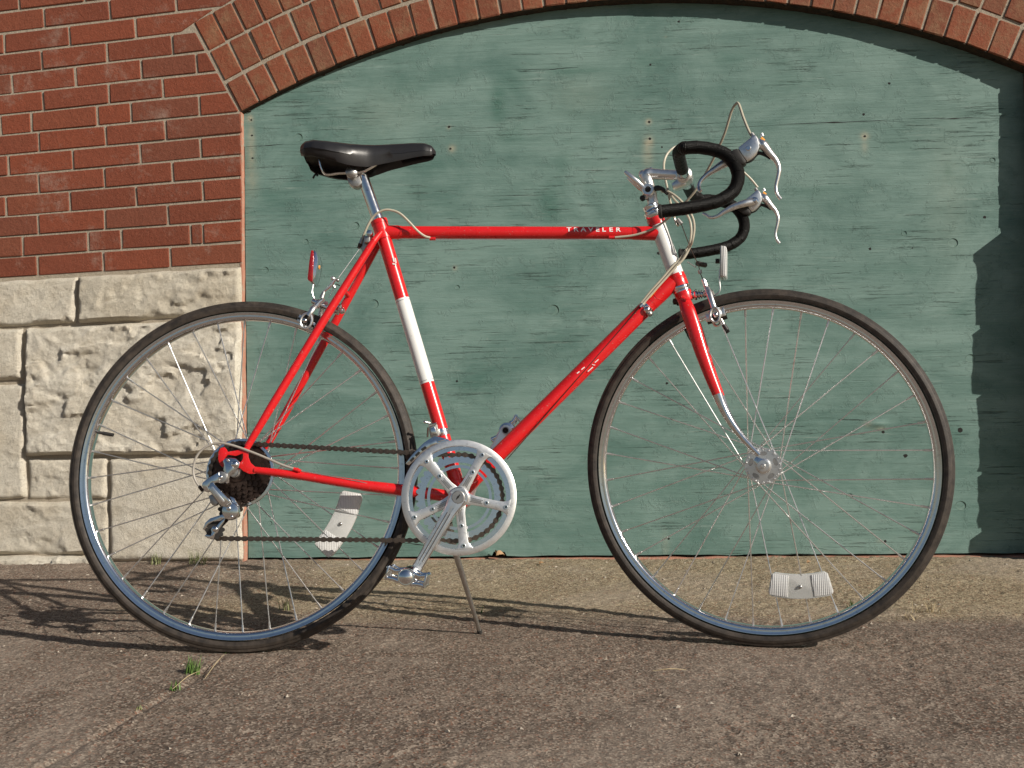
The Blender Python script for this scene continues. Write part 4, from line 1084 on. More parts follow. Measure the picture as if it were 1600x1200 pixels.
# ---- front derailleur
F3 = lambda pts, y: [W(620+x/13.333, 650+z/13.333, y) for x, z in pts]
outer_ = [(180, 990), (250, 1030), (330, 960), (480, 820), (640, 700), (820, 600), (1000, 560), (1130, 530), (1060, 480), (900, 435), (780, 425), (690, 470), (560, 560), (430, 690), (300, 830)]
fd = part(MB().prism(F3(outer_, -.0580), nn*.0016), 'front_derailleur', 'chrome', bevel=.0004)
for q in ([(262, 925), (340, 850), (372, 885), (300, 960)], [(372, 815), (455, 735), (492, 768), (408, 850)], [(498, 690), (590, 625), (630, 665), (530, 735)]):
    part(MB().prism(F3(q, -.0584), nn*.001), 'cage_slot', 'hole', fd, smooth=False)
part(MB().prism(F3([(690, 530), (810, 500), (830, 570), (700, 640)], -.0592), nn*.0014), 'cage_rib', 'chrome', fd, bevel=.0004)
part(MB().prism(F3([(850, 515), (1000, 480), (1010, 500), (870, 545)], -.0592), nn*.0014), 'cage_rib', 'chrome', fd, bevel=.0004)
part(MB().prism([p+nn*.012 for p in F3(outer_, -.0580)], nn*.0014), 'cage_plate', 'cog', fd)
part(MB().prism(F3([(660, 170), (820, 140), (840, 190), (880, 400), (840, 440), (700, 440), (660, 260)], -.040), nn*.018), 'parallelogram', 'alloyd', fd, bevel=.001)
part(MB().prism(F3([(700, 250), (790, 220), (840, 370), (720, 400)], -.042), nn*.004), 'parallelogram', 'chrome', fd, bevel=.0008)
part(MB().rod(F3([(660, 200)], -.043)[0], F3([(825, 155)], -.043)[0], .0022, 10), 'pivot_pin', 'chrome', fd)
part(MB().ball(F3([(585, 125)], -.040)[0], .0030, 10), 'limit_screw', 'chrome', fd); part(MB().rod(F3([(585, 125)], -.040)[0], F3([(690, 150)], -.036)[0], .0022, 8), 'limit_screw', 'alloyd', fd)
part(MB().rod(F3([(650, 240)], -.04)[0], F3([(640, 440)], -.04)[0], .0018, 8), 'return_spring', 'cog', fd)
cl = on_st(W(690, 676)); part(MB().tube([cl-sdv*.005, cl+sdv*.007], RT+.0016, 24), 'clamp_band', 'chrome', fd)
part(MB().box(cl-nn*.019, sdv*.006, nn*.005, sdv.cross(nn)*.005), 'clamp_band', 'chrome', fd, bevel=.001)

# ---- kickstand
kf = ground(750, 989.5)+V((0, 0, .0015))
kt = W(706, 845, .030)
kb = part(MB().tube([kt-a_*.0, kt.lerp(kf, .12), kt.lerp(kf, .75), kf], [.0068, .0064, .0044, .0042], 12), 'kickstand', 'alloyd')
part(MB().box(W(690, 812, .018), a_*.020, nn*.016, up_*.005), 'kickstand_bracket', 'alloyd', kb, bevel=.001)
part(MB().tube([W(700, 818, .020), kt.lerp(kf, .04)], [.009, .0078], 12), 'kickstand_pivot', 'alloyd', kb)
part(MB().tube([kt.lerp(kf, .97), kf], [.0050, .0056], 12), 'kickstand_foot', 'rubber', kb)

# ---- seat post and saddle
sp0 = W(565, 270)
spd = (ST_TOP-sp0).normalized()
spt = part(MB().tube([sp0, ST_TOP+sdv*.01], [.0118, .0122], 22), 'seat_post', 'chrome')
c = ST_TOP-sdv*.003
part(MB().tube([c-sdv*.004, c+sdv*.004], .0172, 26), 'seat_clamp', 'red')
cbl = W(578.5, 364, -.019)
part(MB().lathe(W(577, 363.5, -.030), nn, [(.0001, -.001), (.0030, -.001), (.0055, 0), (.0062, .003), (.0062, .010), (.004, .012), (.004, .06)], 16), 'seat_clamp_bolt', 'chrome')
part(MB().box(W(575, 376, -.012), a_*.006, nn*.012, up_*.007), 'seat_clamp_ear', 'alloyd', bevel=.0015)
# rear brake cable hanger by the seat cluster
part(MB().prism([W(u, v, -.010) for u, v in ((566, 366), (577, 372), (574, 388), (566, 394), (562, 385))], nn*.008), 'cable_hanger', 'alloyd', bevel=.0008)

sd0 = INV @ W(474, 245); sd1 = INV @ W(681, 238)
x0s, x1s = sd0.x, sd1.x
topprof = [(472, 240), (476, 229), (486, 223), (500, 221), (520, 222.5), (540, 224), (565, 225.5), (590, 225), (620, 223), (645, 221.5), (664, 222), (675, 226), (681, 235)]
tl = [(INV @ W(u, v+1.5, 0)) for u, v in topprof]
ns = 56; vs_ = []; mcount = 0
wid = [(0, .030), (.02, .050), (.06, .064), (.13, .0720), (.22, .0730), (.32, .064), (.42, .046), (.52, .033), (.65, .0255), (.8, .0225), (.92, .0205), (.975, .0155), (1, .004)]
dep = [(0, .012), (.02, .030), (.05, .038), (.15, .045), (.25, .048), (.36, .053), (.5, .053), (.62, .046), (.8, .038), (.92, .031), (.97, .024), (1, .003)]
for i in range(ns+1):
    s = i/ns; s = .5-.5*math.cos(math.pi*s) if True else s
    x = x0s+(x1s-x0s)*s
    zt = float(np.interp(x, [p.x for p in tl], [p.z for p in tl]))
    hw = float(np.interp(s, [q[0] for q in wid], [q[1] for q in wid])); dp = float(np.interp(s, [q[0] for q in dep], [q[1] for q in dep]))
    crown = min(.012+.010*(1 if s < .4 else .6), dp*.45); zt -= .0085*(hw/.073); flare = .12 if s < .35 else 0.0
    half = [(0, 0), (.35, -.06), (.62, -.20), (.84, -.48), (.96, -.9), (1.0, -1.5)]
    pr = [(hw*u, zt+crown*z) for u, z in half]
    zedge = zt-1.5*crown*.8
    pr += [(hw*(1.0-.02), zt-dp*.62), (hw*(.93), zt-dp*.85), (hw*(.86), zt-dp), (hw*.80, zt-dp+.001), (hw*.84, zt-dp*.6), (hw*.72, zt-crown*1.0-.006), (hw*.4, zt-crown*.5-.006), (0, zt-.007)]
    # keep z monotone on the skirt
    ringp = [(-y, z) for y, z in pr]+[(y, z) for y, z in pr[::-1][1:-1]]
    mcount = len(ringp)
    for y, z in ringp: vs_.append(BM @ V((x, y, z)))
fs = [(i*mcount+k, i*mcount+(k+1) % mcount, (i+1)*mcount+(k+1) % mcount, (i+1)*mcount+k) for i in range(ns) for k in range(mcount)]+[tuple(range(mcount)), tuple(ns*mcount+k for k in range(mcount))]
sad = part(MB().add(vs_, fs), 'saddle', 'vinyl', ang=75)
Q1 = lambda pts, y: [W(440+x/5.333, 200+z/5.333, y) for x, z in pts]
for yy in (-.016, .022):
    rail = Q1([(318, 262), (335, 330), (362, 378), (400, 386), (470, 376), (560, 372), (660, 366), (740, 330), (800, 290)], yy)
    part(MB().tube(smooth_path(rail, 6), .0034, 8), 'saddle_rail', 'chrome', sad)
part(MB().tube(smooth_path(Q1([(318, 262, -.020), (316, 300, 0), (318, 262, .022)], 0) if False else [Q1([(318, 262)], -.016)[0], Q1([(322, 300)], 0)[0], Q1([(318, 262)], .022)[0]], 6), .0034, 8), 'saddle_rail', 'chrome', sad)
c = Q1([(600, 400)], 0)[0]
part(MB().lathe(c, nn, [(.0001, -.030), (.004, -.030), (.009, -.028), (.0120, -.025), (.0120, -.017), (.0090, -.016), (.0090, .016), (.012, .017), (.012, .025), (.004, .028), (.0001, .028)], 24), 'saddle_clamp', 'alloyd', spt)
part(MB().prism(Q1([(535, 360), (570, 350), (650, 380), (665, 430), (680, 450), (640, 490), (595, 490), (555, 460)], -.011), nn*.022), 'saddle_clamp', 'alloyd', spt, bevel=.003)
part(MB().tube(smooth_path(Q1([(262, 420), (275, 395), (290, 385), (300, 400)], .035), 4), .0022, 8), 'saddle_bag_loop', 'under', sad)

# ---- rear brake
R5 = lambda pts, y: pxs(W, pts, y, 8.57, (460, 380))
rb = part(MB().tube(smooth_path(R5([(300, 830, -.012), (250, 870, -.022), (220, 920, -.026), (185, 970, -.026)], 0), 5), [.0055, .0060, .0050, .0055], 12, flat=.6, ref=nn), 'rear_brake', 'alloy')
part(MB().tube(smooth_path(R5([(400, 740, -.014), (340, 790, -.014), (300, 840, -.014)], 0), 4), [.0030, .0045, .0055], 10), 'brake_arm', 'alloy', rb)
part(MB().tube(smooth_path([R5([(430, 800)], .010)[0], R5([(370, 860)], .020)[0], mirf(R5([(260, 960)], -.026)[0])], 5), [.0045, .0055, .005], 10), 'brake_arm', 'alloy', rb)
for sgn in (-1, 1):
    def m5(p): return p if sgn < 0 else mirf(p)
    cen = R5([(160, 1040)], -.026)[0]
    e1 = (R5([(190, 940)], -.026)[0]-cen); e2 = (R5([(225, 1060)], -.026)[0]-cen)
    ringo = [cen+e1*math.cos(t)*1.0+e2*math.sin(t)*1.1 for t in np.linspace(0, 2*math.pi, 22, endpoint=False)]
    part(MB().tube([m5(p) for p in ringo], .0026, 8, closed=True), 'brake_eye', 'alloy', rb)
    part(MB().prism([m5(p) for p in R5([(70, 950), (120, 985), (80, 1075), (30, 1040)], -.021)], nn*.006*(-sgn*1)), 'brake_shoe_holder', 'alloy', rb, bevel=.0008)
    part(MB().prism([m5(p) for p in R5([(232, 1035), (288, 1075), (245, 1150), (190, 1115)], -.021)], nn*.006*(-sgn)), 'brake_shoe_holder', 'alloy', rb, bevel=.0008)
    pb = [m5(p) for p in R5([(45, 1000), (285, 1130)], -.0165)]
    part(MB().tube(pb, .0052, 10), 'brake_pad', 'rubber', rb)
    part(MB().ball(m5(R5([(140, 1035)], -.028)[0]), .0052, 14, ax=nn, sq=.8), 'acorn_nut', 'chrome', rb)
pvt = R5([(350, 845)], 0)[0]
fdir = (R5([(620, 950)], 0)[0]-R5([(300, 800)], 0)[0]).normalized()
part(MB().lathe(R5([(300, 800)], 0)[0], fdir, [(.0001, -.012), (.0050, -.010), (.0062, -.004), (.0062, 0), (.0090, .0005), (.0090, .003), (.0062, .004), (.0100, .005), (.0100, .009), (.0060, .010), (.0045, .014), (.0045, .050)], 20), 'pivot_bolt', 'chrome', rb)
part(MB().lathe(R5([(600, 890)], -.002)[0], fdir, [(.0110, -.004), (.0112, .0), (.0070, .003), (.0065, .008), (.0030, .012), (.0001, .013)], 20), 'bridge_nut', 'chrome', rb)
part(MB().tube(smooth_path(R5([(390, 650), (480, 570), (545, 480), (560, 470)], -.018), 4), [.0022, .0030, .0030, .0026], 10), 'cable_arm', 'alloy', rb)
part(MB().ball(R5([(512, 470)], -.02)[0], .0042, 12, ax=nn, sq=.7), 'adjuster_knob', 'alloy', rb)
part(MB().ball(R5([(580, 495)], -.016)[0], .0036, 10), 'adjuster_knob', 'alloyd', rb)
part(MB().tube(R5([(365, 735), (395, 655)], -.018), [.0050, .0036], 10), 'cable_arm', 'alloyd', rb)
part(MB().tube(R5([(535, 600), (525, 570)], -.018), [.0036, .0036], 10), 'cable_anchor', 'alloyd', rb)
part(MB().tube(R5([(520, 610), (460, 740)], -.018), .0009, 6), 'brake_wire', 'steel', rb)
part(MB().tube(R5([(555, 545), (610, 570)], -.018), .0009, 6), 'brake_wire', 'cog', rb)
part(MB().tube([W(529, 434, -.016), W(563, 387, -.010)], .0009, 6), 'brake_wire', 'steel', rb)
# rear reflector
rr_ = part(MB().prism(R5([(218, 90), (250, 88), (262, 200), (240, 515), (190, 505), (170, 480), (195, 240)], -.024), nn*.048), 'rear_reflector', 'redref', bevel=.003)
part(MB().prism(R5([(262, 88), (295, 120), (315, 210), (310, 270), (285, 420), (250, 510), (232, 515), (238, 300)], -.022), nn*.044), 'reflector_shell', 'rimchrome', rr_, bevel=.004)
part(MB().tube(smooth_path(R5([(285, 260), (268, 400), (255, 560), (242, 640), (250, 700), (280, 760), (300, 800)], 0), 5), .0028, 8, flat=.6), 'reflector_bracket', 'steel', rr_)
part(MB().rod(R5([(285, 315)], -.004)[0], R5([(340, 325)], -.004)[0], .0040, 10), 'reflector_nut', 'brass', rr_)

# ---- headset, stem
sdn = (HT0-HT1).normalized()
part(MB().lathe(HT0, sdn, [(.0165, -.001), (.0190, .001), (.0205, .004), (.0205, .006), (.0180, .0075), (.0200, .009), (.0200, .012), (.0172, .015), (.0165, .019), (.0172, .0205), (.0172, .026), (.0150, .028), (.0115, .029)], 32), 'headset', 'chrome')
part(MB().lathe(HT1, -sdn, [(.0165, -.001), (.0180, .000), (.0188, .004), (.0176, .0075), (.0190, .009), (.0190, .012), (.0160, .0135)], 32), 'headset', 'chrome')
Q6 = lambda pts, y: pxs(S, pts, y, 9.229, (960, 230))
q_top = Q6([(478, 440)], 0)[0]
qb = HT0-sdn*.02
quill = part(MB().tube([HT0-sdn*.01, Q6([(520, 640)], 0)[0], Q6([(486, 500)], 0)[0]], [.0110, .0110, .0112], 24), 'stem', 'alloy')
stem_ext = smooth_path(Q6([(495, 560), (470, 455), (485, 395), (560, 388), (700, 395), (900, 405), (960, 410)], 0), 6)
part(MB().tube(stem_ext, [.0112, .0124, .0132, .0112, .0104, .0103, .0108], 22), 'stem_extension', 'alloy', quill)
part(MB().tube(Q6([(400, 400), (440, 420)], 0), [.0080, .0115], 20), 'stem_head', 'alloy', quill)
part(MB().ball(Q6([(415, 395)], 0)[0], .0098, 18), 'stem_head', 'alloy', quill)
part(MB().lathe(Q6([(520, 305)], 0)[0], sdn, [(.0001, .002), (.0035, .001), (.0045, -.002), (.0045, -.008)], 12), 'stem_bolt', 'chrome', quill)
CLx, CLy, CLz = loc2(Q6([(1010, 425)], 0)[0])
part(MB().lathe(SB(CLx, 0, CLz), n2, [(.0128, -.020), (.0158, -.0185), (.0165, -.015), (.0165, .015), (.0158, .0185), (.0128, .020)], 30, closedp=False), 'bar_clamp', 'alloy', quill)
part(MB().prism(Q6([(820, 520), (905, 455), (1040, 520), (1000, 545), (900, 585), (840, 592)], -.014), n2*.028), 'bar_clamp', 'alloy', quill, bevel=.0025)

# ---- handlebar
Q2 = lambda x, z, y: S(940+x/4.284, 140+z/4.284, y)
HY = .195
nearp = [loc2(Q2(x, z, -HY)) for x, z in ((560, 390), (640, 388), (735, 402), (820, 432), (882, 490), (912, 560), (910, 625), (878, 690), (800, 745), (700, 777), (550, 806), (402, 825))]
corner = loc2(Q2(507, 418, -HY+.015))
half = [(CLx, -.030, CLz), (CLx, -.08, CLz+.002), (CLx+.001, -.135, CLz+.004)]
cx_, cy_, cz_ = corner
half2 = [(CLx+.004, -.165, (CLz+.004)*.75+cz_*.25), (CLx+.014, -.185, cz_*.7+CLz*.3+.004)]
full = half+half2+[(x, -HY-.003*i/3, z) for i, (x, y, z) in enumerate(nearp)]
bar = part(MB().lathe(SB(CLx, 0, CLz), n2, [(.0126, -.030), (.0128, -.02), (.0128, .02), (.0126, .030)], 22), 'handlebar', 'chrome')
part(MB().tube([SB(CLx, -.055, CLz), SB(CLx, .055, CLz)], .0122, 22), 'bar_sleeve', 'chrome', bar)
for sgn in (1, -1):
    pts = [SB(x, y*sgn, z) for x, y, z in full[1:]]
    pts = [SB(CLx, -.050*sgn, CLz)]+pts
    sm = smooth_path(pts, 26); rad = []; L_ = 0
    for i_, p_ in enumerate(sm):
        if i_: L_ += (p_-sm[i_-1]).length
        rad.append(.01150+.00055*((L_/.019) % 1.0))
    # the tape leaves a small ridge at each turn
    tp_ = part(MB().tube(sm, rad, 20, ref=None), 'bar_tape', 'blacktape', bar, ang=60)
    e0, e1_ = sm[-1], (sm[-1]-sm[-2]).normalized()
    part(MB().lathe(e0, e1_, [(.0118, -.002), (.0132, -.001), (.0132, .003), (.010, .005), (.0001, .0055)], 20), 'bar_end_plug', 'rubber', bar)

# ---- brake levers
def Q8(x, z, y): return S(1090+x/4.8, 150+z/4.8, y)
def lever(sgn):
    m = (lambda p: p) if sgn < 0 else mir
    y = -HY
    hood = part(MB().prism([m(Q8(x, z, y-.0105)) for x, z in ((300, 386), (335, 358), (385, 318), (415, 288), (440, 292), (456, 320), (466, 380), (452, 420), (405, 468), (368, 490), (338, 448))], n2*(.021*(1 if sgn < 0 else -1))), 'brake_lever', 'alloy', bevel=.004)
    part(MB().prism([m(Q8(x, z, y-.0125)) for x, z in ((238, 412), (300, 384), (342, 446), (372, 492), (340, 516), (296, 512), (246, 474))], n2*(.025*(1 if sgn < 0 else -1))), 'lever_clamp', 'rubber', hood, bevel=.005)
    bl = smooth_path([m(Q8(x, z, y)) for x, z in ((452, 335), (490, 370), (540, 430), (588, 484), (611, 545), (604, 605), (588, 680), (596, 735), (624, 775))], 6)
    part(MB().tube(bl, [.0052, .0088, .0068, .0050, .0040, .0036, .0032, .0030, .0034], 14, flat=1.25, ref=n2), 'lever_blade', 'alloy', hood)
    part(MB().tube(smooth_path([m(Q8(x, z, y)) for x, z in ((350, 500), (400, 480), (450, 430), (500, 440), (545, 470))], 4), [.003, .0035, .0035, .003, .002], 8), 'lever_gap', 'under', hood)
    part(MB().lathe(m(Q8(380, 392, y-.0108)), n2*(-1 if sgn < 0 else 1), [(.0001, .0016), (.0036, .0016), (.0046, .0006), (.0046, -.001)], 16), 'pivot_screw', 'chrome', hood)
    if sgn > 0: part(MB().lathe(Q8(428, 788, .180), -n2, [(.0001, .010), (.0030, .010), (.0048, .008), (.0052, .003), (.0085, .002), (.0085, -.004)], 18), 'extension_bolt', 'chrome', hood)
    part(MB().tube([m(Q8(474, 322, y)), m(Q8(498, 338, y))], [.0042, .0036], 12), 'cable_bushing', 'brass', hood)
    part(MB().tube([m(Q8(478, 285, y)), m(Q8(488, 305, y))], [.0034, .0034], 12), 'quick_release', 'alloy', hood)
    part(MB().tube([m(Q8(405, 280, y)), m(Q8(418, 300, y))], [.0034, .0040], 12), 'ferrule', 'alloyd', hood)
    return hood
h1 = lever(-1); h2 = lever(1)
ext = smooth_path([Q8(x, z, yy) for x, z, yy in ((360, 455, -.180), (290, 470, -.176), (210, 500, -.176), (130, 550, -.176), (60, 598, -.176), (18, 645, -.178), (8, 690, -.182), (22, 716, -.188))], 6)
part(MB().tube(ext, [.0058, .0074, .0082, .0060, .0042, .0034, .0034, .0036], 12, flat=.7, ref=n2), 'extension_lever', 'alloy', h1)
ext = smooth_path([Q8(x, z, yy) for x, z, yy in ((420, 790, .176), (350, 805, .172), (270, 832, .172), (200, 868, .172), (150, 900, .172), (100, 912, .174), (62, 890, .178), (40, 880, .182))], 6)
part(MB().tube(ext, [.0068, .0078, .0072, .0050, .0040, .0036, .0032, .0032], 12, flat=.7, ref=n2), 'extension_lever', 'alloy', h2)

# ---- shifters on the stem
sh_c = Q6([(500, 650)], -.018)[0]
shf = part(MB().tube([Q6([(500, 690)], 0)[0], Q6([(488, 600)], 0)[0]], .0135, 22), 'shift_lever_clamp', 'alloy')
for sgn in (-1, 1):
    c = Q6([(505, 650)], 0)[0]+n2*(.020*sgn)
    part(MB().lathe(c, n2*sgn, [(.0001, .010), (.0030, .010), (.0034, .0075), (.0055, .007), (.0060, .004), (.0062, .003), (.0062, -.002), (.0062, -.008)], 20), 'shift_lever_boss', 'rubber' if sgn < 0 else 'alloy', shf)
    part(MB().lathe(c+n2*(.004*sgn), n2*sgn, [(.0062, .001), (.0110, .001), (.0130, -.002), (.0130, -.005), (.0105, -.009)], 22), 'shift_lever_boss', 'alloy', shf)
    e = Q6([(150, 350)], -.022)[0]; e0 = Q6([(455, 610)], -.022)[0]; em = Q6([(350, 520)], -.022)[0]
    if sgn > 0: e, e0, em = [mir(p) for p in (e, e0, em)]
    part(MB().tube([e0, em, em.lerp(e, .05), e.lerp(em, .05), e], [.0052, .0046, .0060, .0040, .0030], 12, flat=.7, ref=n2), 'shift_lever', 'alloy', shf)
part(MB().tube(Q6([(380, 760), (430, 730), (500, 720)], -.004), [.0045, .0050, .006], 12), 'clamp_bolt', 'alloy', shf)
part(MB().lathe(Q6([(405, 735)], -.010)[0], n2, [(.0001, -.005), (.0045, -.005), (.0055, -.003), (.0055, .004), (.003, .006), (.003, .012)], 14), 'clamp_bolt', 'rubber', shf)
for yy in (-.018, .018):
    part(MB().tube(smooth_path([Q6([(540, 620)], yy)[0], Q6([(620, 590)], yy)[0], Q6([(700, 610)], yy)[0], Q6([(770, 680)], yy)[0]], 5), [.0048, .0058, .0042, .0030], 10), 'shift_cable_guide', 'rubber', shf)

# ---- cables
def cable(pts, name='cable_housing', mat='housing', r=.0024, n=8):
    return part(MB().tube(smooth_path(pts, n), r, 8), name, mat)
Z2 = lambda x, z, y=0: S(940+x/4.284, 140+z/4.284, y)
Z3 = lambda x, z, y=0: W(860+x/5, 320+z/5, y)
# near lever: up, over and down behind the bar to the rear stop on the top tube
cable([Z2(1002, 305, -.195), Z2(985, 275, -.19), Z2(950, 190, -.18), Z2(918, 98, -.165), Z2(897, 98, -.16), Z2(868, 150, -.15), Z2(825, 290, -.13), Z2(760, 440, -.10), Z2(700, 555, -.08), Z2(625, 680, -.07), Z2(550, 765, -.06), Z2(480, 830, -.045), Z3(905, 118, -.03), Z3(840, 165, -.026), Z3(740, 212, -.022), Z3(640, 240, -.018), Z3(505, 255, -.014)])
# far lever: loops behind the stem and down to the front brake
cable([Z2(1045, 655, .195), Z2(1000, 600, .19), Z2(950, 552, .18), Z2(860, 470, .16), Z2(700, 400, .13), Z2(560, 372, .12), Z2(490, 385, .10), Z2(440, 430, .09), Z2(418, 490, .08), Z2(420, 560, .06), Z2(440, 660, .05), Z2(462, 760, .035), Z2(485, 850, .02), Z2(512, 912, .005)])
part(MB().tube([Z2(508, 868, .004), Z2(535, 900, .004)], [.0040, .0046], 12), 'cable_adjuster', 'alloyd')
part(MB().tube([Z2(488, 862, .004), Z2(502, 905, .004)], .0020, 8), 'cable_hanger', 'alloyd')
# two gear cables looping to the down tube
cable([Z2(385, 668, -.018), Z2(450, 685, -.020), Z2(510, 725, -.026), Z2(570, 790, -.03), Z2(610, 860, -.03), Z2(620, 930, -.03), Z2(608, 1010, -.028), Z3(1085, 340, -.026), Z3(1040, 420, -.024), Z3(975, 490, -.022), Z3(900, 575, -.020), Z3(800, 685, -.018), Z3(722, 775, -.016)])
cable([Z2(400, 680, .018), Z2(450, 695, .016), Z2(490, 740, .0), Z2(545, 800, -.01), Z2(588, 870, -.018), Z2(600, 950, -.02), Z2(590, 1030, -.02), Z3(1075, 330, -.018), Z3(1020, 415, -.018), Z3(955, 480, -.018), Z3(880, 568, -.0175), Z3(780, 680, -.016), Z3(708, 770, -.014)])
# down tube cable clamp
cc = Z3(735, 800, 0); ccd = DT_A+DT_dir*(cc-DT_A).dot(DT_dir)
dc = part(MB().tube([ccd-DT_dir*.005, ccd+DT_dir*.005], .0160, 26), 'cable_stop_clamp', 'chrome')
part(MB().ball(Z3(755, 820, -.016), .0078, 14), 'cable_stop_bolt', 'chrome', dc); part(MB().ball(Z3(776, 850, -.014), .0062, 12), 'cable_stop_bolt', 'alloyd', dc)
part(MB().tube([Z3(722, 775, -.016), Z3(700, 797, -.016)], .0036, 10), 'cable_stop_bolt', 'chrome', dc)
for dy in (-.0155, -.0130):
    part(MB().tube([Z3(712, 785, dy), W(792, 718, dy)], .0008, 6), 'gear_wire', 'cog')
# rear brake run under the top tube and its arch
part(MB().tube([W(678, 374, -.0115), W(954, 374, -.0115)], .0009, 6), 'brake_wire', 'steel')
cable([W(440+x/5.333, 200+z/5.333, y) for x, z, y in ((1238, 915, -.014), (1190, 900, -.018), (1130, 855, -.022), (1060, 780, -.026), (990, 715, -.028), (930, 688, -.028), (865, 682, -.028), (805, 705, -.026), (755, 750, -.022), (715, 820, -.018), (690, 880, -.014), (672, 925, -.012))])
part(MB().tube([W(566, 372, -.011), W(563, 381, -.011)], [.0034, .0034], 10), 'cable_adjuster', 'alloyd')
part(MB().tube([W(563, 381, -.011), W(560, 388, -.011)], [.0044, .0030], 10), 'cable_adjuster', 'cog')
# rear gear cable
cable(pxs(W, [(893, 462), (800, 430), (720, 395), (600, 345), (480, 300), (400, 275), (330, 262), (260, 270), (190, 305), (140, 360), (115, 430), (112, 500), (130, 560), (165, 610)], -.068, 5, (280, 640)), mat='housegrey', r=.0023)
part(MB().tube(pxs(W, [(158, 602), (185, 635)], -.073, 5, (280, 640)), .0034, 10), 'ferrule', 'cog')
part(MB().tube([W(468, 735, -.063), W(560, 752, -.056), W(690, 782, -.028)], .0008, 6), 'gear_wire', 'steel')

# ---- fork
crown = W(1067, 462)
fdn = -sax
def SX(u, v, y): return S(u, v, y)
cr0 = S(1066, 458, 0)
fk = part(MB().lathe(S(1066.5, 456, 0), -sax, [(.0001, -.001), (.0172, 0), (.0180, .003), (.0176, .012), (.0165, .020), (.0001, .026)], 28), 'fork', 'red')
for sgn in (-1, 1):
    m = (lambda p: p) if sgn < 0 else mir
    pts = [m(S(1069, 469, -.026)), m(S(1075, 486, -.034)), m(S(1084, 512, -.038)), m(S(1096, 550, -.042)), m(S(1109, 586, -.045)), m(S(1121, 616, -.047))]
    part(MB().tube(smooth_path(pts, 5), [.0120, .0145, .0140, .0128, .0112, .0098], 20, flat=.72, ref=n2), 'fork_blade', 'red', fk)
    c2 = [m(S(1121, 616, -.047)), m(S(1128, 634, -.0475)), m(S(1139, 655, -.048)), m(S(1155, 678, -.049)), m(S(1172, 697, -.050)), m(S(1186, 711, -.051))]
    part(MB().tube(smooth_path(c2, 5), [.0099, .0086, .0074, .0064, .0056, .0050], 18, flat=.8, ref=n2), 'fork_tip', 'chrome', fk, label='chromed lower end of the fork blade')
    fa = loc2(FC)
    tip = [(-.018, .010), (-.012, .018), (.002, .012), (.009, .006), (.010, -.006), (.006, -.010), (-.007, -.010), (-.011, 0)]
    part(MB().prism([SB(fa[0]+x, sgn*.0530, fa[2]+z) for x, z in tip], n2*(-sgn)*.0045), 'fork_end', 'chrome', fk, bevel=.0006)
    part(MB().tube([m(S(1061, 470, -.016)), m(S(1067, 466, -.030)), m(S(1074, 470, -.036))], [.004, .0055, .0045], 10), 'fork_crown_lug', 'red', fk)

# ---- front brake
A5 = lambda pts, y: pxs(S, pts, y, 5.454, (1000, 420))
fb = part(MB().tube(smooth_path(A5([(560, 140, -.010), (585, 200, -.018), (605, 260, -.024), (628, 330, -.027)], 0), 5), [.0050, .0062, .0055, .0055], 12, flat=.6, ref=n2), 'front_brake', 'alloy')
part(MB().tube(smooth_path([A5([(600, 190)], .010)[0], A5([(620, 250)], .020)[0], mir(A5([(635, 340)], -.027)[0])], 5), [.0050, .0060, .0055], 10), 'brake_arm', 'alloy', fb)
fd2 = (A5([(560, 215)], 0)[0]-A5([(430, 225)], 0)[0]).normalized()
part(MB().lathe(A5([(430, 225)], 0)[0], fd2, [(.004, -.002), (.0095, 0), (.0095, .004), (.0070, .005), (.0110, .010), (.0110, .013), (.0060, .014), (.0092, .016), (.0092, .018), (.0055, .019), (.0088, .021), (.0088, .023), (.0050, .0235), (.0080, .026), (.0070, .031), (.0001, .033)], 22), 'pivot_bolt', 'chrome', fb)
part(MB().lathe(A5([(310, 278)], 0)[0], -fd2, [(.0090, -.006), (.0090, -.001), (.0065, .0), (.0060, .006), (.0001, .008)], 14), 'pivot_nut', 'cog', fb)
for sgn in (-1, 1):
    m = (lambda p: p) if sgn < 0 else mir
    cen = A5([(640, 392)], -.028)[0]; e1 = A5([(640, 322)], -.028)[0]-cen; e2 = A5([(684, 396)], -.028)[0]-cen
    part(MB().tube([m(cen+e1*math.cos(t)*.9+e2*math.sin(t)*.92) for t in np.linspace(0, 2*math.pi, 22, endpoint=False)], .0027, 8, closed=True), 'brake_eye', 'alloy', fb)
    part(MB().prism([m(p) for p in A5([(556, 392), (612, 378), (618, 440), (566, 452)], -.024)], n2*(-sgn)*.006), 'brake_shoe_holder', 'alloy', fb, bevel=.0008)
    part(MB().prism([m(p) for p in A5([(672, 362), (714, 336), (734, 396), (690, 408)], -.024)], n2*(-sgn)*.006), 'brake_shoe_holder', 'alloy', fb, bevel=.0008)
    part(MB().tube([m(p) for p in A5([(565, 435), (735, 385)], -.0175)], .0052, 10), 'brake_pad', 'rubber', fb)
    part(MB().ball(m(A5([(645, 392)], -.030)[0]), .0052, 14, ax=n2, sq=.8), 'acorn_nut', 'chrome', fb)
    part(MB().tube([m(p) for p in A5([(692, 428), (715, 475)], -.022)], .0022, 8), 'quick_release', 'alloyd', fb)
    part(MB().tube([m(p) for p in A5([(712, 475), (742, 522)], -.022)], [.0040, .0046], 10), 'quick_release', 'rubber', fb)
part(MB().tube(smooth_path(A5([(535, 88), (548, 110), (560, 150)], -.012), 4), [.0042, .0050, .0050], 10), 'cable_anchor', 'alloy', fb)
part(MB().tube([A5([(508, 12)], -.006)[0], A5([(516, 42)], -.006)[0]], [.0040, .0036], 10), 'cable_adjuster', 'alloyd', fb)
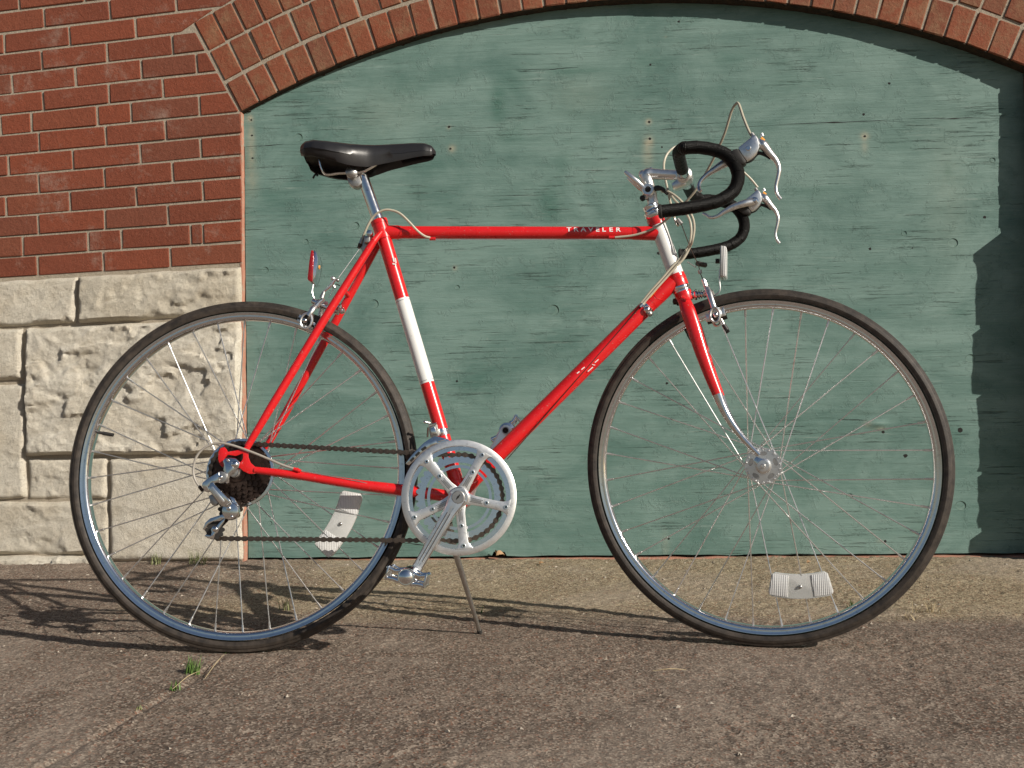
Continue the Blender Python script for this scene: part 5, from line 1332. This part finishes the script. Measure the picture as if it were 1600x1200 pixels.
wr = [Z2(532, 895, .004), Z2(560, 970, .0), Z2(592, 1055, -.002), Z2(650, 1178, -.005), A5([(510, 30)], -.008)[0], A5([(538, 95)], -.010)[0]]
part(MB().tube(wr, .0009, 6), 'brake_wire', 'cog', fb)
cc = S(860+1175/5, 320+465/5, 0.03); part(MB().tube([cc-n2*.012-a2*.006, cc+n2*.012+a2*.008], .0052, 10), 'lamp_bracket_bolt', 'rubber', fb)
part(MB().tube([S(860+1070/5, 320+445/5, 0.02), S(860+1140/5, 320+490/5, .02)], .0012, 6), 'wire_loop', 'steel', fb)
# front reflector on its bracket
R3 = lambda x, z, y: S(860+x/5, 320+z/5, y)
frf = part(MB().prism([R3(x, z, -.026) for x, z in ((1342, 318), (1372, 322), (1378, 345), (1375, 545), (1366, 560), (1340, 556))], n2*.052), 'front_reflector', 'lens', bevel=.002)
part(MB().prism([R3(x, z, -.0265) for x, z in ((1326, 316), (1343, 317), (1341, 557), (1322, 552))], n2*.053), 'reflector_shell', 'alloyd', frf, bevel=.0015)
part(MB().tube(smooth_path([R3(x, z, 0) for x, z in ((1322, 500), (1320, 590), (1325, 650), (1315, 685), (1280, 708), (1240, 715))], 5), .0028, 8, flat=.6), 'reflector_bracket', 'steel', frf)
part(MB().tube([R3(1290, 440, 0), R3(1322, 440, 0)], .0050, 8), 'reflector_nut', 'rubber', frf)

# ================================================================== SMALL THINGS ON THE GROUND
def blades(base, n, h, spread, mat, name, label, cat, group=None, w=.0018, bend=.6, seed=0):
    r = random.Random(seed); t = None; mb = MB()
    for k in range(n):
        an = r.uniform(0, 2*math.pi); d = V((math.cos(an), math.sin(an)*.7, 0)); b = V(base)+V((r.gauss(0, spread*.3), r.gauss(0, spread*.2), -.003))
        hh = h*r.uniform(.45, 1.0); pts = []
        side = V((-d.y, d.x, 0))*w*r.uniform(.6, 1.2)
        lean_ = r.uniform(.15, bend)
        vs_ = []
        for q in range(5):
            s = q/4; p = b+d*(hh*lean_*s**1.7)+V((0, 0, hh*(s-.25*lean_*s*s))); ww = (1-s**1.5)+.03
            vs_ += [p-side*ww, p+V((0, 0, .0003))+d*.0006*ww, p+side*ww]
        fs = []
        for q in range(4):
            for c_ in range(2): fs.append((q*3+c_, q*3+c_+1, (q+1)*3+c_+1, (q+1)*3+c_))
        mb.add(vs_, fs)
    base = V((base[0], base[1], 0))
    o = mb.obj(name, M[mat], None, inv=Matrix.Translation(-base)); o.location = base
    o['label'] = label; o['category'] = cat
    if group: o['group'] = group
    return o
G = 'grass growing in the joints of the pavement'
def gp(u, v): p = ground(u, v); return (p.x, p.y, 0)
blades(gp(300, 1052), 46, .040, .022, 'grass', 'grass_tuft', 'bright green grass tuft, the largest, in the pavement crack left of the rear tyre', 'grass', G, seed=1)
blades(gp(352, 1020), 9, .022, .012, 'grass', 'grass_tuft', 'few green blades at the bottom of the rear tyre', 'grass', G, seed=2, bend=1.2)
blades(gp(272, 1076), 12, .022, .016, 'grass', 'grass_tuft', 'small sparse sprout lower along the crack from the big tuft', 'grass', G, seed=3)
blades(gp(213, 1107), 6, .010, .012, 'grassd', 'grass_tuft', 'tiny weed lowest in the pavement crack', 'grass', G, seed=4)
blades(gp(245, 882), 34, .050, .030, 'grassd', 'grass_tuft', 'dull grass against the limestone, left one seen through the rear wheel', 'grass', G, seed=5)
blades(gp(308, 882), 44, .060, .045, 'grassd', 'grass_tuft', 'wider dull grass against the limestone near its right end', 'grass', G, seed=6)
blades(gp(446, 952), 20, .045, .018, 'grassd', 'grass_tuft', 'weed behind the lower part of the rear wheel', 'grass', G, seed=7)
blades(gp(752, 958), 8, .028, .010, 'grass', 'grass_tuft', 'small sprout just right of the kickstand', 'grass', G, seed=8)
blades(gp(1330, 950), 14, .028, .018, 'grass', 'grass_tuft', 'green sprout behind the front tyre right of the wheel reflector', 'grass', G, seed=9)
blades(gp(1452, 958), 26, .050, .055, 'straw', 'dry_grass_tuft', 'dry straw-coloured grass right of the front tyre', 'grass', G, seed=10, w=.0011, bend=1.3)
blades(gp(1012, 964), 10, .020, .030, 'straw', 'dry_grass_tuft', 'short dry stubble between the wheels at the front tyre', 'grass', G, seed=11, w=.0011, bend=1.2)
blades(gp(1420, 968), 22, .028, .05, 'straw', 'dry_grass_tuft', 'matted dry grass under the right side of the front tyre', 'grass', G, seed=12, w=.0011, bend=1.6)
# straws lying about
def straw(u0, v0, u1, v1, bow, label):
    a, b = ground(u0, v0), ground(u1, v1); a.z = b.z = .004; mid = (a+b)/2+V((0, bow, .004))
    o = MB().tube(smooth_path([a, mid, b], 8), [.0005, .0008, .0003], 6).obj('straw', M['straw'], None); o['label'] = label; o['category'] = 'straw'; o['group'] = 'dry straws on the pavement'
straw(1020, 1052, 1072, 1050, -.006, 'curved dry straw on the pavement in front of the front wheel')
straw(320, 1064, 350, 1026, .006, 'pale dry straw beside the large green tuft')
straw(424, 940, 442, 948, .0, 'short pale straw seen through the rear wheel')
straw(270, 1080, 312, 1052, .004, 'pale straw lying along the crack below the large tuft')
# dead leaves at the foot of the boarding
def leaf(u, v, sz, rz, label, y=None):
    c = wallp(u, v, y if y is not None else .03) if y is not None else ground(u, v)
    r = random.Random(int(u)); vs_ = []; n = 9
    for k in range(n+1):
        s = k/n; ww = math.sin(math.pi*s**.8)*.42*sz; cur = .25*sz*math.sin(math.pi*s)
        x = (s-.5)*sz
        for j in (-1, -.5, 0, .5, 1):
            vs_.append((x, ww*j*r.uniform(.85, 1.1), cur*.5+abs(j)*ww*.7+r.uniform(-.03, .03)*sz))
    fs = [(k*5+j, k*5+j+1, (k+1)*5+j+1, (k+1)*5+j) for k in range(n) for j in range(4)]
    o = MB().add(vs_, fs).obj('dead_leaf', M['leaf'], None); o.location = (c.x, c.y, max(.004, c.z)); o.rotation_euler = (.4, r.uniform(-.4, .4), rz)
    o['label'] = label; o['category'] = 'leaf'; o['group'] = 'dead leaves under the boarding'
leaf(782, 868, .030, .5, 'largest curled brown leaf under the boarding right of the chainring', .02)
leaf(776, 864, .018, 2.2, 'small brown leaf standing up beside the largest one', .03)
leaf(846, 883, .016, .1, 'pale flat leaf lying below the boarding farther right')
leaf(1264, 881, .014, .2, 'pale scrap of leaf behind the front wheel above its reflector')
# pale grit
mb = MB(); r = random.Random(5)
for k in range(900):
    x = r.uniform(-1.9, 1.9); y = -abs(r.gauss(0, 1))*.8-.02 if r.random() < .5 else r.uniform(-1.9, -.05)
    if y < -2.1: continue
    s = r.uniform(.0012, .0032); 
    pts = [(x+r.gauss(0, 1)*s, y+r.gauss(0, 1)*s, r.uniform(-.001, .001)) for _ in range(4)]+[(x, y, s*1.1)]
    mb.add(pts, [(0, 1, 4), (1, 2, 4), (2, 3, 4), (3, 0, 4)])
o = mb.obj('grit', M['pebble'], None, smooth=False); o['kind'] = 'stuff'; o['label'] = 'pale grit scattered over the pavement'; o['category'] = 'grit'
